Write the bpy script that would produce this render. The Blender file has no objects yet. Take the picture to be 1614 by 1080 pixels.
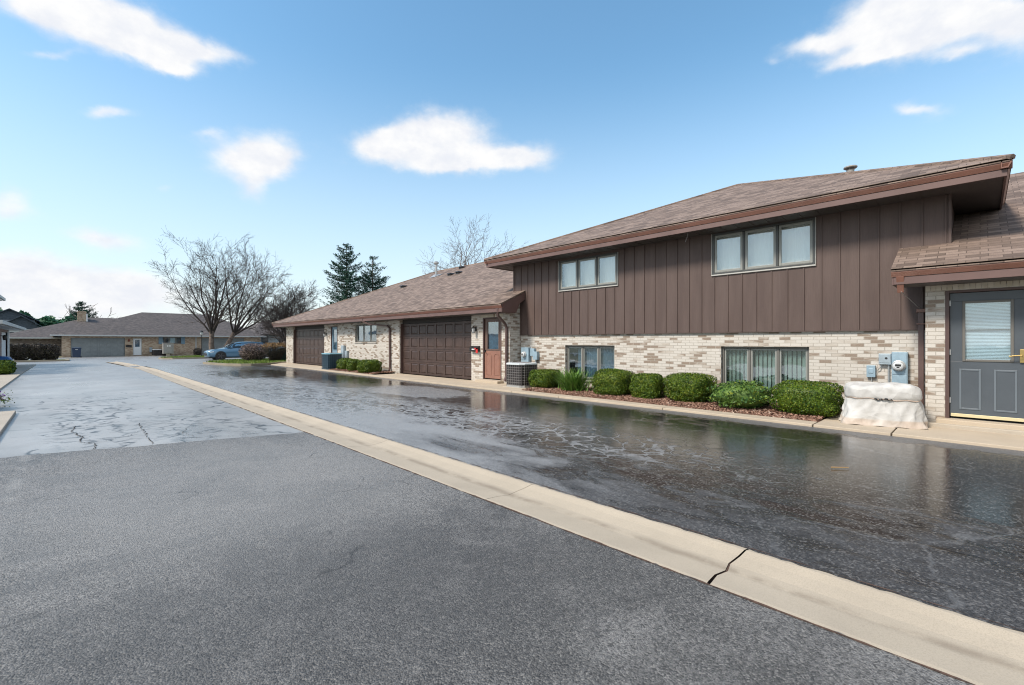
import bpy, math, random
import numpy as np
from mathutils import Vector
R = math.radians
scn = bpy.context.scene
# ---------------------------------------------------------------- camera
cam_d = bpy.data.cameras.new('camera'); cam = bpy.data.objects.new('camera', cam_d)
scn.collection.objects.link(cam); scn.camera = cam
cam.location = (0, 0, 1.42); cam.rotation_euler = (R(90), 0, R(-44.3))
cam_d.sensor_width = 36; cam_d.lens = 36 * 720 / 1614; cam_d.shift_y = -1.5 / 1614
cam_d.clip_start = .05; cam_d.clip_end = 3000
# ---------------------------------------------------------------- light
SUN_EL, SUN_AZ = 46, 285         # azimuth clockwise from +Y; sun high over the opposite row
EXPOSURE = 1.0
W = bpy.data.worlds.new('World'); scn.world = W; W.use_nodes = True
scn.view_settings.view_transform = 'Standard'; scn.view_settings.look = 'None'
scn.view_settings.gamma = 1; scn.view_settings.exposure = EXPOSURE
sd = bpy.data.lights.new('sun', 'SUN'); sun = bpy.data.objects.new('sun', sd)
scn.collection.objects.link(sun)
sd.energy = 2.3; sd.angle = R(12); sd.color = (1, .90, .78)
_a, _e = R(SUN_AZ), R(SUN_EL)
sdir = Vector((math.sin(_a) * math.cos(_e), math.cos(_a) * math.cos(_e), math.sin(_e)))
sun.rotation_euler = sdir.to_track_quat('Z', 'Y').to_euler()
scn.cycles.max_bounces = 8; scn.cycles.transparent_max_bounces = 16
scn.cycles.sample_clamp_indirect = 5; scn.cycles.filter_width = 1.1

# ---------------------------------------------------------------- node helper
class NT:
    def __init__(s, nt): s.nt = nt; s.L = nt.links
    def n(s, t, ins=None, **k):
        o = s.nt.nodes.new(t)
        for a, b in k.items(): setattr(o, a, b)
        for a, b in (ins or {}).items(): s.set(o.inputs[a], b)
        return o
    def set(s, sock, v):
        if hasattr(v, 'is_output'): s.L.new(v, sock)
        elif hasattr(v, 'outputs'): s.L.new(v.outputs[0], sock)
        elif hasattr(sock.default_value, '__len__') and not hasattr(v, '__len__'):
            sock.default_value = [v] * 3 + ([1] if len(sock.default_value) == 4 else [])
        elif hasattr(v, '__len__') and len(sock.default_value) == 4 and len(v) == 3:
            sock.default_value = (*v, 1)
        else: sock.default_value = v
    def m(s, op, a, b=0, c=0, clamp=False):
        o = s.n('ShaderNodeMath', operation=op, use_clamp=clamp)
        for i, v in enumerate((a, b, c)): s.set(o.inputs[i], v)
        return o.outputs[0]
    def ss(s, v, lo, hi, a=0.0, b=1.0):     # smoothstep lo..hi -> a..b
        o = s.n('ShaderNodeMapRange', interpolation_type='SMOOTHSTEP')
        for i, x in enumerate((v, lo, hi, a, b)): s.set(o.inputs[i], x)
        return o.outputs[0]
    def mix(s, f, a, b, bt='MIX'):
        o = s.n('ShaderNodeMix', data_type='RGBA', blend_type=bt)
        s.set(o.inputs[0], f); s.set(o.inputs[6], a); s.set(o.inputs[7], b)
        return o.outputs[2]
    def noise(s, vec, sc, det=4, rough=.55, dist=0, out=0):
        o = s.n('ShaderNodeTexNoise', {'Vector': vec, 'Scale': sc, 'Detail': det, 'Roughness': rough, 'Distortion': dist})
        return o.outputs[out]
    def sep(s, v): return s.n('ShaderNodeSeparateXYZ', {0: v}).outputs
    def comb(s, x, y, z): return s.n('ShaderNodeCombineXYZ', {0: x, 1: y, 2: z}).outputs[0]
    def pos(s): return s.n('ShaderNodeTexCoord').outputs['Object']
    def geo(s): return s.n('ShaderNodeNewGeometry').outputs

def new_mat(name):
    m = bpy.data.materials.new(name); m.use_nodes = True
    T = NT(m.node_tree); b = m.node_tree.nodes['Principled BSDF']
    return m, T, b
def bump(T, b, h, strength=.3, dist=.01, prev=None):
    o = T.n('ShaderNodeBump', {'Strength': strength, 'Distance': dist, 'Height': h})
    if prev is not None: T.set(o.inputs['Normal'], prev)
    T.set(b.inputs['Normal'], o.outputs[0]); return o.outputs[0]

# ---------------------------------------------------------------- sky with clouds
def build_world():
    T = NT(W.node_tree); W.node_tree.nodes.clear()
    sky = T.n('ShaderNodeTexSky', sky_type='NISHITA'); sky.sun_disc = False
    sky.sun_elevation = _e; sky.sun_rotation = _a; sky.air_density = 1.25; sky.dust_density = .6; sky.ozone_density = 3.0
    d = T.n('ShaderNodeTexCoord').outputs['Generated']
    x, y, z = T.sep(d)[:3]
    az = T.m('ARCTAN2', x, y); el = T.m('ARCSINE', z)
    v = T.comb(az, T.m('MULTIPLY', el, 1.5), 0)
    wn = T.n('ShaderNodeTexNoise', {'Vector': v, 'Scale': 11.0, 'Detail': 7, 'Roughness': .55})
    wx, wy = T.sep(wn.outputs['Color'])[:2]
    az2 = T.m('ADD', az, T.m('MULTIPLY', T.m('SUBTRACT', wx, .5), .06))
    el2 = T.m('ADD', el, T.m('MULTIPLY', T.m('SUBTRACT', wy, .5), .05))
    puff = T.noise(v, 24, 9, .66)
    tot = None
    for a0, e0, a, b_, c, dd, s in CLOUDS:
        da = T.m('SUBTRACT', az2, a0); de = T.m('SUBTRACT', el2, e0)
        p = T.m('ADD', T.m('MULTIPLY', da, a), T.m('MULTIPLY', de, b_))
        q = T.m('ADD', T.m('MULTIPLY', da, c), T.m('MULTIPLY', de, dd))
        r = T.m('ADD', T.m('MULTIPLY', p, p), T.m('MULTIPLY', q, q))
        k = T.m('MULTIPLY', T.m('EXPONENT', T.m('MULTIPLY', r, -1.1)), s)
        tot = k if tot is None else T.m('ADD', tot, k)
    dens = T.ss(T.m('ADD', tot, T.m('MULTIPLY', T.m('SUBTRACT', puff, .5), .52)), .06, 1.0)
    shade = T.noise(v, 13, 6, .6)
    ccol = T.mix(T.ss(shade, .32, .66), (.475, .49, .525), (.56, .56, .56))
    sat = T.n('ShaderNodeHueSaturation', {'Hue': .487, 'Saturation': SKY_SAT, 'Value': 1, 'Color': sky})
    hz = T.ss(el, 0.0, .56, 1.0, 0.0)
    col = T.mix(T.m('MULTIPLY', hz, .70), sat, (3.7, 4.2, 4.65))
    b1 = T.n('ShaderNodeBackground', {'Color': col, 'Strength': SKY_STR})
    b2 = T.n('ShaderNodeBackground', {'Color': ccol, 'Strength': CLOUD_STR})
    mx = T.n('ShaderNodeMixShader', {0: dens, 1: b1, 2: b2})
    T.n('ShaderNodeOutputWorld', {0: mx})
SKY_STR, SKY_SAT, CLOUD_STR = .110, 1.10, .90
CLOUDS = [
(-0.0306,0.4727,17.366,-2.519,-10.832,49.587,0.90),
(0.0335,0.4809,12.630,-2.909,-3.109,35.238,1.00),
(0.0976,0.4801,13.772,-3.802,-0.638,32.999,1.00),
(0.1785,0.4872,15.601,-4.641,0.568,62.626,0.90),
(0.1279,0.4493,27.918,-6.836,-2.146,97.538,0.80),
(0.0850,0.4571,15.746,-3.737,-2.323,50.836,0.90),
(-0.0129,0.4163,42.362,-0.000,-50.094,135.369,0.45),
(0.0504,0.3537,31.957,-0.000,-26.032,90.928,0.75),
(0.2430,0.3382,18.573,-0.000,-5.366,29.323,0.95),
(0.2908,0.3411,19.917,-0.000,-4.712,28.616,0.95),
(0.2640,0.2927,36.297,-0.000,-4.621,29.999,0.60),
(0.1881,0.3655,28.860,5.053,-35.936,88.673,0.45),
(0.5585,0.4057,8.768,1.446,-6.635,33.272,1.00),
(0.6256,0.4239,12.258,-0.000,-1.339,24.360,1.00),
(0.4932,0.3883,21.639,-0.000,-4.390,43.749,1.00),
(0.6804,0.3796,8.065,-0.000,-1.180,38.121,1.00),
(0.7843,0.3871,13.848,-0.000,0.190,42.004,0.95),
(0.6256,0.3630,10.506,-0.000,-2.889,59.515,0.80),
(1.4622,0.5032,14.155,2.819,4.810,34.994,1.00),
(1.5174,0.4888,12.142,-0.000,14.150,36.955,1.00),
(1.3641,0.4990,15.604,3.897,3.280,64.214,0.90),
(1.4368,0.4579,13.466,2.634,6.949,74.110,0.85),
(1.4785,0.4685,14.530,3.205,2.659,32.035,1.00),
(1.5876,0.4590,19.934,2.279,7.555,29.400,0.80),
(1.6068,0.4201,31.923,-0.000,15.525,37.812,0.50),
(1.5466,0.4242,34.458,3.020,29.477,120.516,0.60),
(1.4998,0.3617,33.963,-0.000,24.953,84.730,0.70),
(0.0450,0.1689,19.656,-2.089,2.049,57.829,0.80),
(-0.0642,0.2022,36.460,-0.000,-10.191,46.708,0.75),
(0.1253,0.2655,80.858,-0.000,-37.152,193.964,0.30),
(1.2919,0.4875,106.097,-0.000,35.863,151.746,0.30),
(-0.0438,0.0934,12.756,-0.000,-2.910,29.483,0.85),
(0.0335,0.0753,7.716,-0.000,-1.671,24.510,0.80),
(-0.0101,0.0624,6.469,-0.000,-2.100,34.006,0.70),
(0.0727,0.1042,20.487,-0.000,-4.607,52.896,0.50),
(-0.0691,0.1137,23.151,-0.000,-6.286,49.806,0.50),
(-2.3,.75,1.2,0,0,2.6,1.1),(-1.2,.95,1.6,0,0,3.4,.9),(3.0,.7,1.6,0,0,3.0,1.0),(2.3,.45,2.2,0,0,4.0,.9),(-1.6,.35,1.4,0,0,5,.8),(-2.9,.3,1.2,0,0,5,.8),  # unseen broad clouds added behind the camera for neutral ambient on the facade
]
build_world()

# ---------------------------------------------------------------- object helpers
def tag(o, label=None, cat=None, group=None, kind=None):
    if label: o['label'] = label
    if cat: o['category'] = cat
    if group: o['group'] = group
    if kind: o['kind'] = kind
    return o
def thing(name, loc, label, cat, group=None, rz=0):
    o = bpy.data.objects.new(name, None); o.empty_display_size = .2
    scn.collection.objects.link(o); o.location = loc; o.rotation_euler = (0, 0, rz)
    return tag(o, label, cat, group)
def world_loc(o):
    p = Vector((0, 0, 0))
    while o is not None:
        p += Vector(o.location); o = o.parent
    return p

class MB:
    """collects shapes in world coordinates; build() links them as one mesh object"""
    def __init__(s): s.v = []; s.f = []; s.mi = []
    def add(s, vs, fs, mi=0):
        k = len(s.v); s.v += [tuple(p) for p in vs]
        s.f += [tuple(i + k for i in f) for f in fs]; s.mi += [mi] * len(fs); return s
    def quad(s, a, b, c, d, mi=0): return s.add([a, b, c, d], [(0, 1, 2, 3)], mi)
    def poly(s, pts, mi=0): return s.add(pts, [tuple(range(len(pts)))], mi)
    def box(s, x0, x1, y0, y1, z0, z1, mi=0):
        if x0 > x1: x0, x1 = x1, x0
        if y0 > y1: y0, y1 = y1, y0
        if z0 > z1: z0, z1 = z1, z0
        vs = [(x, y, z) for z in (z0, z1) for y in (y0, y1) for x in (x0, x1)]
        return s.add(vs, [(0, 2, 3, 1), (4, 5, 7, 6), (0, 1, 5, 4), (2, 6, 7, 3), (0, 4, 6, 2), (1, 3, 7, 5)], mi)
    def prism(s, pts, d, mi=0):       # closed polygon extruded by vector d
        n = len(pts); d = Vector(d)
        vs = [Vector(p) for p in pts] + [Vector(p) + d for p in pts]
        fs = [tuple(range(n))[::-1], tuple(range(n, 2 * n))] + [(i, (i + 1) % n, n + (i + 1) % n, n + i) for i in range(n)]
        return s.add(vs, fs, mi)
    def tube(s, pts, rad, n=8, mi=0, cap=True, rot=0):
        pts = [Vector(p) for p in pts]; rad = rad if hasattr(rad, '__len__') else [rad] * len(pts)
        k = len(s.v); ref = Vector((0, 0, 1)); t0 = (pts[1] - pts[0]).normalized()
        if abs(t0.z) > .9: ref = Vector((1, 0, 0))
        for i, p in enumerate(pts):
            t = (pts[min(i + 1, len(pts) - 1)] - pts[max(i - 1, 0)]).normalized()
            u = t.cross(ref)
            if u.length < 1e-4: u = t.cross(Vector((0, 1, 0)))
            u.normalize(); w = t.cross(u)
            for j in range(n):
                a = 2 * math.pi * j / n + rot
                q = p + (u * math.cos(a) + w * math.sin(a)) * rad[i]; s.v.append((q.x, q.y, q.z))
        for i in range(len(pts) - 1):
            for j in range(n):
                s.f.append((k + i * n + j, k + i * n + (j + 1) % n, k + (i + 1) * n + (j + 1) % n, k + (i + 1) * n + j)); s.mi.append(mi)
        if cap:
            s.f.append(tuple(k + j for j in range(n))[::-1]); s.f.append(tuple(k + (len(pts) - 1) * n + j for j in range(n))); s.mi += [mi, mi]
        return s
    def rings(s, rings, close=True, cap0=False, cap1=False, mi=0):
        n = len(rings[0]); k = len(s.v)
        for r in rings: s.v += [tuple(p) for p in r]
        for i in range(len(rings) - 1):
            for j in range(n if close else n - 1):
                s.f.append((k + i * n + j, k + i * n + (j + 1) % n, k + (i + 1) * n + (j + 1) % n, k + (i + 1) * n + j)); s.mi.append(mi)
        if cap0: s.f.append(tuple(k + j for j in range(n))[::-1]); s.mi.append(mi)
        if cap1: s.f.append(tuple(k + (len(rings) - 1) * n + j for j in range(n))); s.mi.append(mi)
        return s
    def build(s, name, mat, parent=None, bevel=0, smooth=False, kind=None, subsurf=0, label=None):
        off = world_loc(parent) if parent is not None else Vector((0, 0, 0))
        me = bpy.data.meshes.new(name)
        me.from_pydata([(p[0] - off.x, p[1] - off.y, p[2] - off.z) for p in s.v], [], s.f)
        ms = mat if isinstance(mat, (list, tuple)) else [mat]
        for m in ms: me.materials.append(m)
        if len(ms) > 1: me.polygons.foreach_set('material_index', s.mi)
        if smooth: me.polygons.foreach_set('use_smooth', [True] * len(s.f))
        me.update()
        o = bpy.data.objects.new(name, me); scn.collection.objects.link(o); o.parent = parent
        if kind: o['kind'] = kind
        if label: o['label'] = label
        if bevel:
            b = o.modifiers.new('bevel', 'BEVEL'); b.width = bevel; b.segments = 2; b.limit_method = 'ANGLE'; b.angle_limit = R(40)
        if subsurf:
            q = o.modifiers.new('sub', 'SUBSURF'); q.levels = subsurf; q.render_levels = subsurf
        return o

def np_mesh(name, V, F, mat, parent=None, smooth=False):
    """V (n,3) world coords, F (m,k) indices"""
    off = world_loc(parent) if parent is not None else Vector((0, 0, 0))
    V = np.asarray(V, dtype=np.float32) - np.array(off[:], dtype=np.float32)
    F = np.asarray(F, dtype=np.int32); m, k = F.shape
    me = bpy.data.meshes.new(name)
    me.vertices.add(len(V)); me.vertices.foreach_set('co', V.ravel())
    me.loops.add(m * k); me.loops.foreach_set('vertex_index', F.ravel())
    me.polygons.add(m); me.polygons.foreach_set('loop_start', np.arange(0, m * k, k, dtype=np.int32))
    me.polygons.foreach_set('loop_total', np.full(m, k, dtype=np.int32))
    if smooth: me.polygons.foreach_set('use_smooth', np.ones(m, dtype=bool))
    me.materials.append(mat); me.update(calc_edges=True); me.validate()
    o = bpy.data.objects.new(name, me); scn.collection.objects.link(o); o.parent = parent
    return o
def leaf_quads(P, Nn, size, aspect, rng, jit=.6, bend=True):
    """one leaf (2 triangles folded as a quad) per point"""
    n = len(P); Nn = Nn + rng.normal(0, jit, (n, 3)); Nn /= np.linalg.norm(Nn, axis=1, keepdims=True) + 1e-9
    t = rng.normal(0, 1, (n, 3)); t -= (t * Nn).sum(1, keepdims=True) * Nn; t /= np.linalg.norm(t, axis=1, keepdims=True) + 1e-9
    b = np.cross(Nn, t); s = size * rng.uniform(.6, 1.3, (n, 1))
    V = np.stack([P - t * s * .5, P + b * s * .5 * aspect + Nn * s * .1, P + t * s * .5, P - b * s * .5 * aspect + Nn * s * .1], 1).reshape(-1, 3)
    return V, np.arange(4 * n).reshape(n, 4)

def gz(y):                                # the ground falls gently towards the far houses
    return 0 if y < 30 else (-.31 * (y - 30) / 40 if y < 70 else -.31)
# ---------------------------------------------------------------- materials
def simple(name, col, rough=.6, metal=0, var=.0, vs=3.0, bs=0, bsc=200, spec=.5):
    m, T, b = new_mat(name); c = col
    if var:
        n = T.noise(T.pos(), vs, 5, .6)
        c = T.mix(T.ss(n, .3, .7), tuple(x * (1 - var) for x in col), tuple(min(1, x * (1 + var)) for x in col))
    T.set(b.inputs['Base Color'], c); b.inputs['Roughness'].default_value = rough
    b.inputs['Metallic'].default_value = metal; b.inputs['Specular IOR Level'].default_value = spec
    if bs: bump(T, b, T.noise(T.pos(), bsc, 3), bs, .004)
    return m
def wall_uv(T):
    g = T.geo(); P = T.sep(g['Position']); Nn = T.sep(g['Normal'])
    side = T.m('GREATER_THAN', T.m('ABSOLUTE', Nn[0]), T.m('ABSOLUTE', Nn[1]))
    u = T.m('ADD', T.m('MULTIPLY', P[1], side), T.m('MULTIPLY', P[0], T.m('SUBTRACT', 1, side)))
    return u, P[2], g
def brick_mat(name, light, mid, brown, mortar, share=.32, soldier=None):
    m, T, b = new_mat(name); u, v, g = wall_uv(T)
    uv = T.comb(u, v, 0)
    br = T.n('ShaderNodeTexBrick', {'Vector': uv, 'Color1': (0, 0, 0), 'Color2': (1, 1, 1), 'Mortar': (.5, .5, .5), 'Scale': 1.0,
             'Mortar Size': .006, 'Mortar Smooth': .15, 'Bias': 0.0, 'Brick Width': .205, 'Row Height': .066})
    r = T.sep(br.outputs['Color'])[0]
    cl = T.noise(T.comb(T.m('MULTIPLY', u, 1.6), T.m('MULTIPLY', v, 6), 0), 1.0, 3)
    k = T.m('ADD', r, T.m('MULTIPLY', T.m('SUBTRACT', cl, .5), 1.0))
    tone = T.mix(T.ss(k, .50, .80), light, mid)
    tone = T.mix(T.ss(k, 1 - share - .06, 1 - share + .06), tone, brown)
    fine = T.noise(T.comb(u, T.m('MULTIPLY', v, 2), 0), 45, 4, .7)
    tone = T.mix(T.ss(fine, .35, .7, 0, .35), tone, tuple(c * .62 for c in light))
    mot = T.mix(T.ss(T.noise(g['Position'], 5, 3), .3, .7), mortar, tuple(c * .8 for c in mortar))
    col = T.mix(br.outputs['Fac'], tone, mot)
    big = T.noise(g['Position'], .8, 4)
    col = T.mix(T.ss(big, .35, .75, 0, .15), col, tuple(c * .6 for c in mid))
    damp = T.m('MULTIPLY', T.ss(v, .0, .35, 1, 0), T.ss(T.noise(T.comb(u, v, 3), 3.5, 4), .35, .65))
    col = T.mix(T.m('MULTIPLY', damp, .45), col, (.16, .13, .09))
    T.set(b.inputs['Base Color'], col); b.inputs['Roughness'].default_value = .85
    h = T.m('ADD', T.m('MULTIPLY', br.outputs['Fac'], -1.0), T.m('MULTIPLY', fine, .5))
    bump(T, b, h, .6, .006); return m
def shingle_mat(name, cols, dark=.35):
    m, T, b = new_mat(name); u, z, g = wall_uv(T); v = T.m('MULTIPLY', z, 2.5)
    br = T.n('ShaderNodeTexBrick', {'Vector': T.comb(u, v, 0), 'Color1': (0, 0, 0), 'Color2': (1, 1, 1), 'Mortar': (0, 0, 0), 'Scale': 1.0,
             'Mortar Size': .006, 'Mortar Smooth': .3, 'Bias': 0.0, 'Brick Width': .24, 'Row Height': .135})
    br.offset = .37
    r = T.sep(br.outputs['Color'])[0]
    big = T.noise(g['Position'], .55, 5, .6)
    tabs = T.noise(T.comb(T.m('MULTIPLY', u, 1.0), T.m('MULTIPLY', v, 1.5), 0), 2.2, 3)
    k = T.m('ADD', T.m('MULTIPLY', r, .62), T.m('ADD', T.m('MULTIPLY', big, .38), T.m('MULTIPLY', T.m('SUBTRACT', tabs, .5), .45)))
    cr = T.n('ShaderNodeValToRGB', {0: k}); e = cr.color_ramp.elements
    e[0].position = .2; e[0].color = (*cols[0], 1); e[1].position = .95; e[1].color = (*cols[2], 1)
    n = e.new(.55); n.color = (*cols[1], 1)
    grit = T.noise(g['Position'], 90, 3, .7)
    col = T.mix(T.ss(grit, .3, .75, 0, .40), cr.outputs[0], tuple(c * .45 for c in cols[0]))
    butt = T.m('PINGPONG', T.m('DIVIDE', v, .135), .5)
    fr = T.m('FRACT', T.m('DIVIDE', v, .135))
    edge = T.m('MAXIMUM', T.ss(fr, .0, .1, 1, 0), T.m('MULTIPLY', br.outputs['Fac'], .5))
    col = T.mix(T.m('MULTIPLY', edge, dark), col, tuple(c * .25 for c in cols[0]))
    T.set(b.inputs['Base Color'], col); b.inputs['Roughness'].default_value = .8
    b.inputs['Specular IOR Level'].default_value = .3
    bump(T, b, T.m('ADD', T.m('MULTIPLY', fr, -1.4), T.m('ADD', T.m('MULTIPLY', grit, .35), T.m('MULTIPLY', r, .3))), .5, .012); return m
def glass_mat(name, refl=.35, tint=(.85, .92, .95), rough=.03):
    m, T, b = new_mat(name); T.nt.nodes.remove(b)
    out = [n for n in T.nt.nodes if n.type == 'OUTPUT_MATERIAL'][0]
    g = T.n('ShaderNodeBsdfGlossy', {'Color': (.9, .95, 1), 'Roughness': rough})
    wob = T.n('ShaderNodeBump', {'Strength': .08, 'Distance': .05, 'Height': T.noise(T.pos(), 1.6, 2)}); T.set(g.inputs['Normal'], wob.outputs[0])
    t = T.n('ShaderNodeBsdfTransparent', {'Color': tint})
    lw = T.n('ShaderNodeLayerWeight', {'Blend': .35}).outputs['Facing']
    f = T.m('ADD', refl, T.m('MULTIPLY', T.m('POWER', lw, 2.0), .6), clamp=True)
    mx = T.n('ShaderNodeMixShader', {0: f, 1: t, 2: g}); T.set(out.inputs[0], mx); return m
def leaf_mat(name, a, b_, c, sc=1.5, rough=.5, trans=.25):
    m, T, b = new_mat(name); g = T.geo()
    rnd = g['Random Per Island']; n = T.noise(g['Position'], sc, 4, .6)
    col = T.mix(T.ss(T.m('ADD', T.m('MULTIPLY', rnd, .6), T.m('MULTIPLY', n, .7)), .35, .95), a, b_)
    col = T.mix(T.m('MULTIPLY', T.ss(rnd, .80, .9), T.ss(T.noise(g['Position'], 2.6, 2), .5, .62)), col, c)
    T.set(b.inputs['Base Color'], col); b.inputs['Roughness'].default_value = rough; b.inputs['Specular IOR Level'].default_value = .3
    if trans: b.inputs['Transmission Weight'].default_value = 0; b.inputs['Subsurface Weight'].default_value = 0
    return m

M = {}
M['brick'] = brick_mat('cream brick', (.58, .55, .505), (.44, .39, .335), (.235, .175, .13), (.43, .395, .345), .22)
M['brick_tan'] = brick_mat('tan brick', (.52, .42, .31), (.44, .33, .23), (.33, .22, .15), (.46, .40, .32), .4)
M['brick_dark'] = brick_mat('dark brick', (.16, .13, .12), (.11, .09, .08), (.30, .27, .24), (.2, .18, .16), .3)
M['shingle'] = shingle_mat('brown shingles', ((.135, .100, .082), (.240, .178, .145), (.35, .27, .225)), .6)
M['shingle_grey'] = shingle_mat('grey brown shingles', ((.075, .068, .068), (.11, .098, .096), (.155, .135, .13)), .2)
M['shingle_blue'] = shingle_mat('slate shingles', ((.06, .08, .10), (.085, .11, .14), (.12, .15, .18)), .2)
M['fascia'] = simple('mauve brown fascia', (.135, .082, .074), .5, 0, .12, 1.5)
M['gutter'] = simple('copper brown gutter', (.185, .088, .064), .35, 0, .15, 2)
M['soffit'] = simple('dark soffit', (.075, .065, .062), .6, 0, .1, 2)
M['dpipe'] = simple('brown downspout', (.10, .062, .056), .4, 0, .15, 4)
def siding_mat():
    m, T, b = new_mat('brown siding'); P = T.geo()['Position']; x, y, z = T.sep(P)[:3]
    n = T.noise(T.comb(x, T.m('MULTIPLY', y, 3.3), T.m('MULTIPLY', z, .5)), 1.2, 4)
    grain = T.noise(T.comb(T.m('MULTIPLY', x, 60), T.m('MULTIPLY', y, 160), T.m('MULTIPLY', z, 5)), 1, 4, .6)
    col = T.mix(T.ss(n, .3, .7), (.080, .052, .045), (.104, .071, .062))
    col = T.mix(T.ss(grain, .4, .75, 0, .35), col, (.050, .033, .029))
    streak = T.noise(T.comb(x, T.m('MULTIPLY', y, 14), T.m('MULTIPLY', z, .6)), 1.0, 3)
    col = T.mix(T.ss(streak, .62, .8, 0, .22), col, (.14, .11, .10))
    T.set(b.inputs['Base Color'], col); b.inputs['Roughness'].default_value = .62
    bump(T, b, grain, .25, .003); return m
M['siding'] = siding_mat()
M['gdoor'] = simple('brown garage door', (.062, .040, .034), .42, 0, .18, 3, .15, 60)
M['gdoor_grey'] = simple('grey garage door', (.22, .25, .26), .5, 0, .08, 2)
M['frame'] = simple('window frame taupe', (.13, .125, .115), .45)
M['frame_dark'] = simple('dark window frame', (.055, .06, .06), .4)
M['sash_mid'] = simple('grey sash', (.25, .26, .245), .4)
M['frame_light'] = simple('pale window trim', (.42, .42, .40), .4)
M['glass'] = glass_mat('window glass', .14)
M['glass_up'] = glass_mat('sky lit window glass', .13, (.96, .98, .97))
M['curtain_white'] = simple('pale curtain', (.88, .89, .86), .9)
M['curtain_green'] = simple('vertical blinds', (.36, .40, .33), .8, 0, .1, 6)
M['blind'] = simple('white slat blind', (.82, .86, .88), .6)
M['room'] = simple('dark room', (.035, .04, .045), .9)
M['room_blue'] = simple('blue grey curtain', (.12, .19, .25), .9, 0, .2, 3)
M['door_grey'] = simple('blue grey door', (.070, .084, .100), .38, 0, .08, 2)
M['door_mould'] = simple('grey door moulding', (.125, .15, .175), .35)
M['door_pink'] = simple('salmon brown door', (.25, .125, .092), .45, 0, .1, 3)
M['door_blue'] = simple('blue storm door', (.16, .26, .34), .4)
M['door_white'] = simple('white painted door', (.72, .76, .78), .4)
M['trim_brown'] = simple('brown door frame', (.085, .050, .045), .45)
M['brass'] = simple('brass', (.50, .37, .15), .4, 1)
M['brass_pale'] = simple('pale brass strip', (.66, .58, .36), .4, .3)
M['steel'] = simple('grey galvanised box', (.33, .40, .45), .45, .2, .12, 5)
M['steel_blue'] = simple('blue grey painted box', (.27, .38, .46), .45, .1, .12, 6)
M['alu'] = simple('pale metal', (.42, .43, .43), .4, .5)
M['cabinet'] = simple('weathered grey beige paint', (.30, .29, .27), .6, 0, .12, 4)
M['vent_dark'] = simple('dark roof vent', (.04, .04, .042), .5)
M['black'] = simple('black iron', (.015, .015, .016), .4)
M['lampglass'] = simple('frosted lantern glass', (.55, .58, .60), .15)
M['red'] = simple('red flag', (.55, .03, .03), .4)
M['ac_white'] = simple('pale unit top', (.58, .63, .66), .45, 0, .1, 6)
M['ac_wire'] = simple('grey grille wire', (.27, .255, .25), .4, .3)
M['ac_core'] = simple('dark coil', (.030, .026, .026), .6)
M['ac_navy'] = simple('navy unit panel', (.025, .055, .085), .4, 0, .2, 4)
M['ac_navyw'] = simple('slate blue grille wire', (.045, .085, .115), .4)
M['ac_teal'] = simple('light blue unit top', (.22, .42, .52), .4)
M['cover'] = None
M['soldier'] = leaf_mat('soldier bricks', (.50, .46, .38), (.60, .56, .49), (.26, .19, .13), .1, .85)
M['soldier_b'] = None
M['header'] = simple('dark header', (.022, .018, .017), .6)
M['door_dark'] = simple('dark brown storm door', (.13, .082, .066), .45)
M['rim_dark'] = simple('dark alloy rim', (.10, .10, .11), .35, .5)
M['rubber'] = simple('tyre rubber', (.018, .018, .018), .7)
M['carpaint'] = simple('blue car paint', (.10, .215, .33), .25, .35)
M['carpaint'].node_tree.nodes['Principled BSDF'].inputs['Coat Weight'].default_value = .7
M['carglass'] = simple('tinted car glass', (.02, .03, .04), .05)
M['car_trim'] = simple('car black trim', (.02, .022, .025), .4)
M['headlamp'] = simple('clear headlamp', (.65, .72, .78), .1)
M['plastic_navy'] = simple('navy plastic', (.02, .04, .085), .45)
M['plastic_green'] = simple('dark green plastic', (.02, .06, .06), .45)
M['blue_cloth'] = simple('blue tarp', (.015, .085, .26), .5, 0, .2, 3)
M['eave_grey'] = simple('pale grey eave', (.45, .48, .48), .5)
M['house_blue'] = simple('blue grey lap siding', (.24, .28, .31), .7, 0, .06, 1)
M['house_beige'] = simple('beige siding', (.42, .40, .37), .7)
M['box_leaf'] = leaf_mat('boxwood leaves', (.022, .062, .005), (.120, .175, .013), (.18, .20, .02), 3.0)
M['yew_leaf'] = leaf_mat('mixed shrub leaves', (.025, .075, .018), (.12, .20, .035), (.24, .27, .03), 4.0)
M['fern_leaf'] = leaf_mat('strappy leaves', (.05, .13, .02), (.16, .30, .05), (.28, .40, .10), 4)
M['needle'] = leaf_mat('spruce needles', (.012, .048, .034), (.032, .10, .065), (.055, .13, .09), .6)
M['pine'] = leaf_mat('far evergreen', (.018, .08, .045), (.05, .15, .075), (.08, .18, .10), .15)
M['hedge_leaf'] = leaf_mat('dark bronze leaves', (.020, .018, .016), (.055, .045, .035), (.12, .11, .05), 1.5)
M['hedge_brown'] = leaf_mat('brown tip leaves', (.16, .09, .03), (.29, .17, .05), (.38, .24, .09), 2)
M['twig_leaf'] = leaf_mat('dry reddish leaves', (.17, .12, .105), (.32, .24, .21), (.42, .33, .30), 2)
M['bark'] = simple('grey brown bark', (.14, .11, .095), .9, 0, .45, 6, .5, 25)
M['twig'] = simple('thin dark twig', (.045, .036, .033), .9, 0, .3, 3)
M['twig_pale'] = simple('grey twig', (.16, .13, .12), .9, 0, .3, 3)
M['mulch'] = leaf_mat('mulch chips', (.14, .072, .05), (.36, .22, .16), (.55, .42, .34), 5, .8)
M['soil'] = simple('mulch soil', (.12, .055, .035), .95, 0, .4, 25, .8, 60)
M['grass'] = leaf_mat('grass blades', (.07, .14, .02), (.20, .27, .05), (.33, .32, .12), 1.0)
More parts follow.
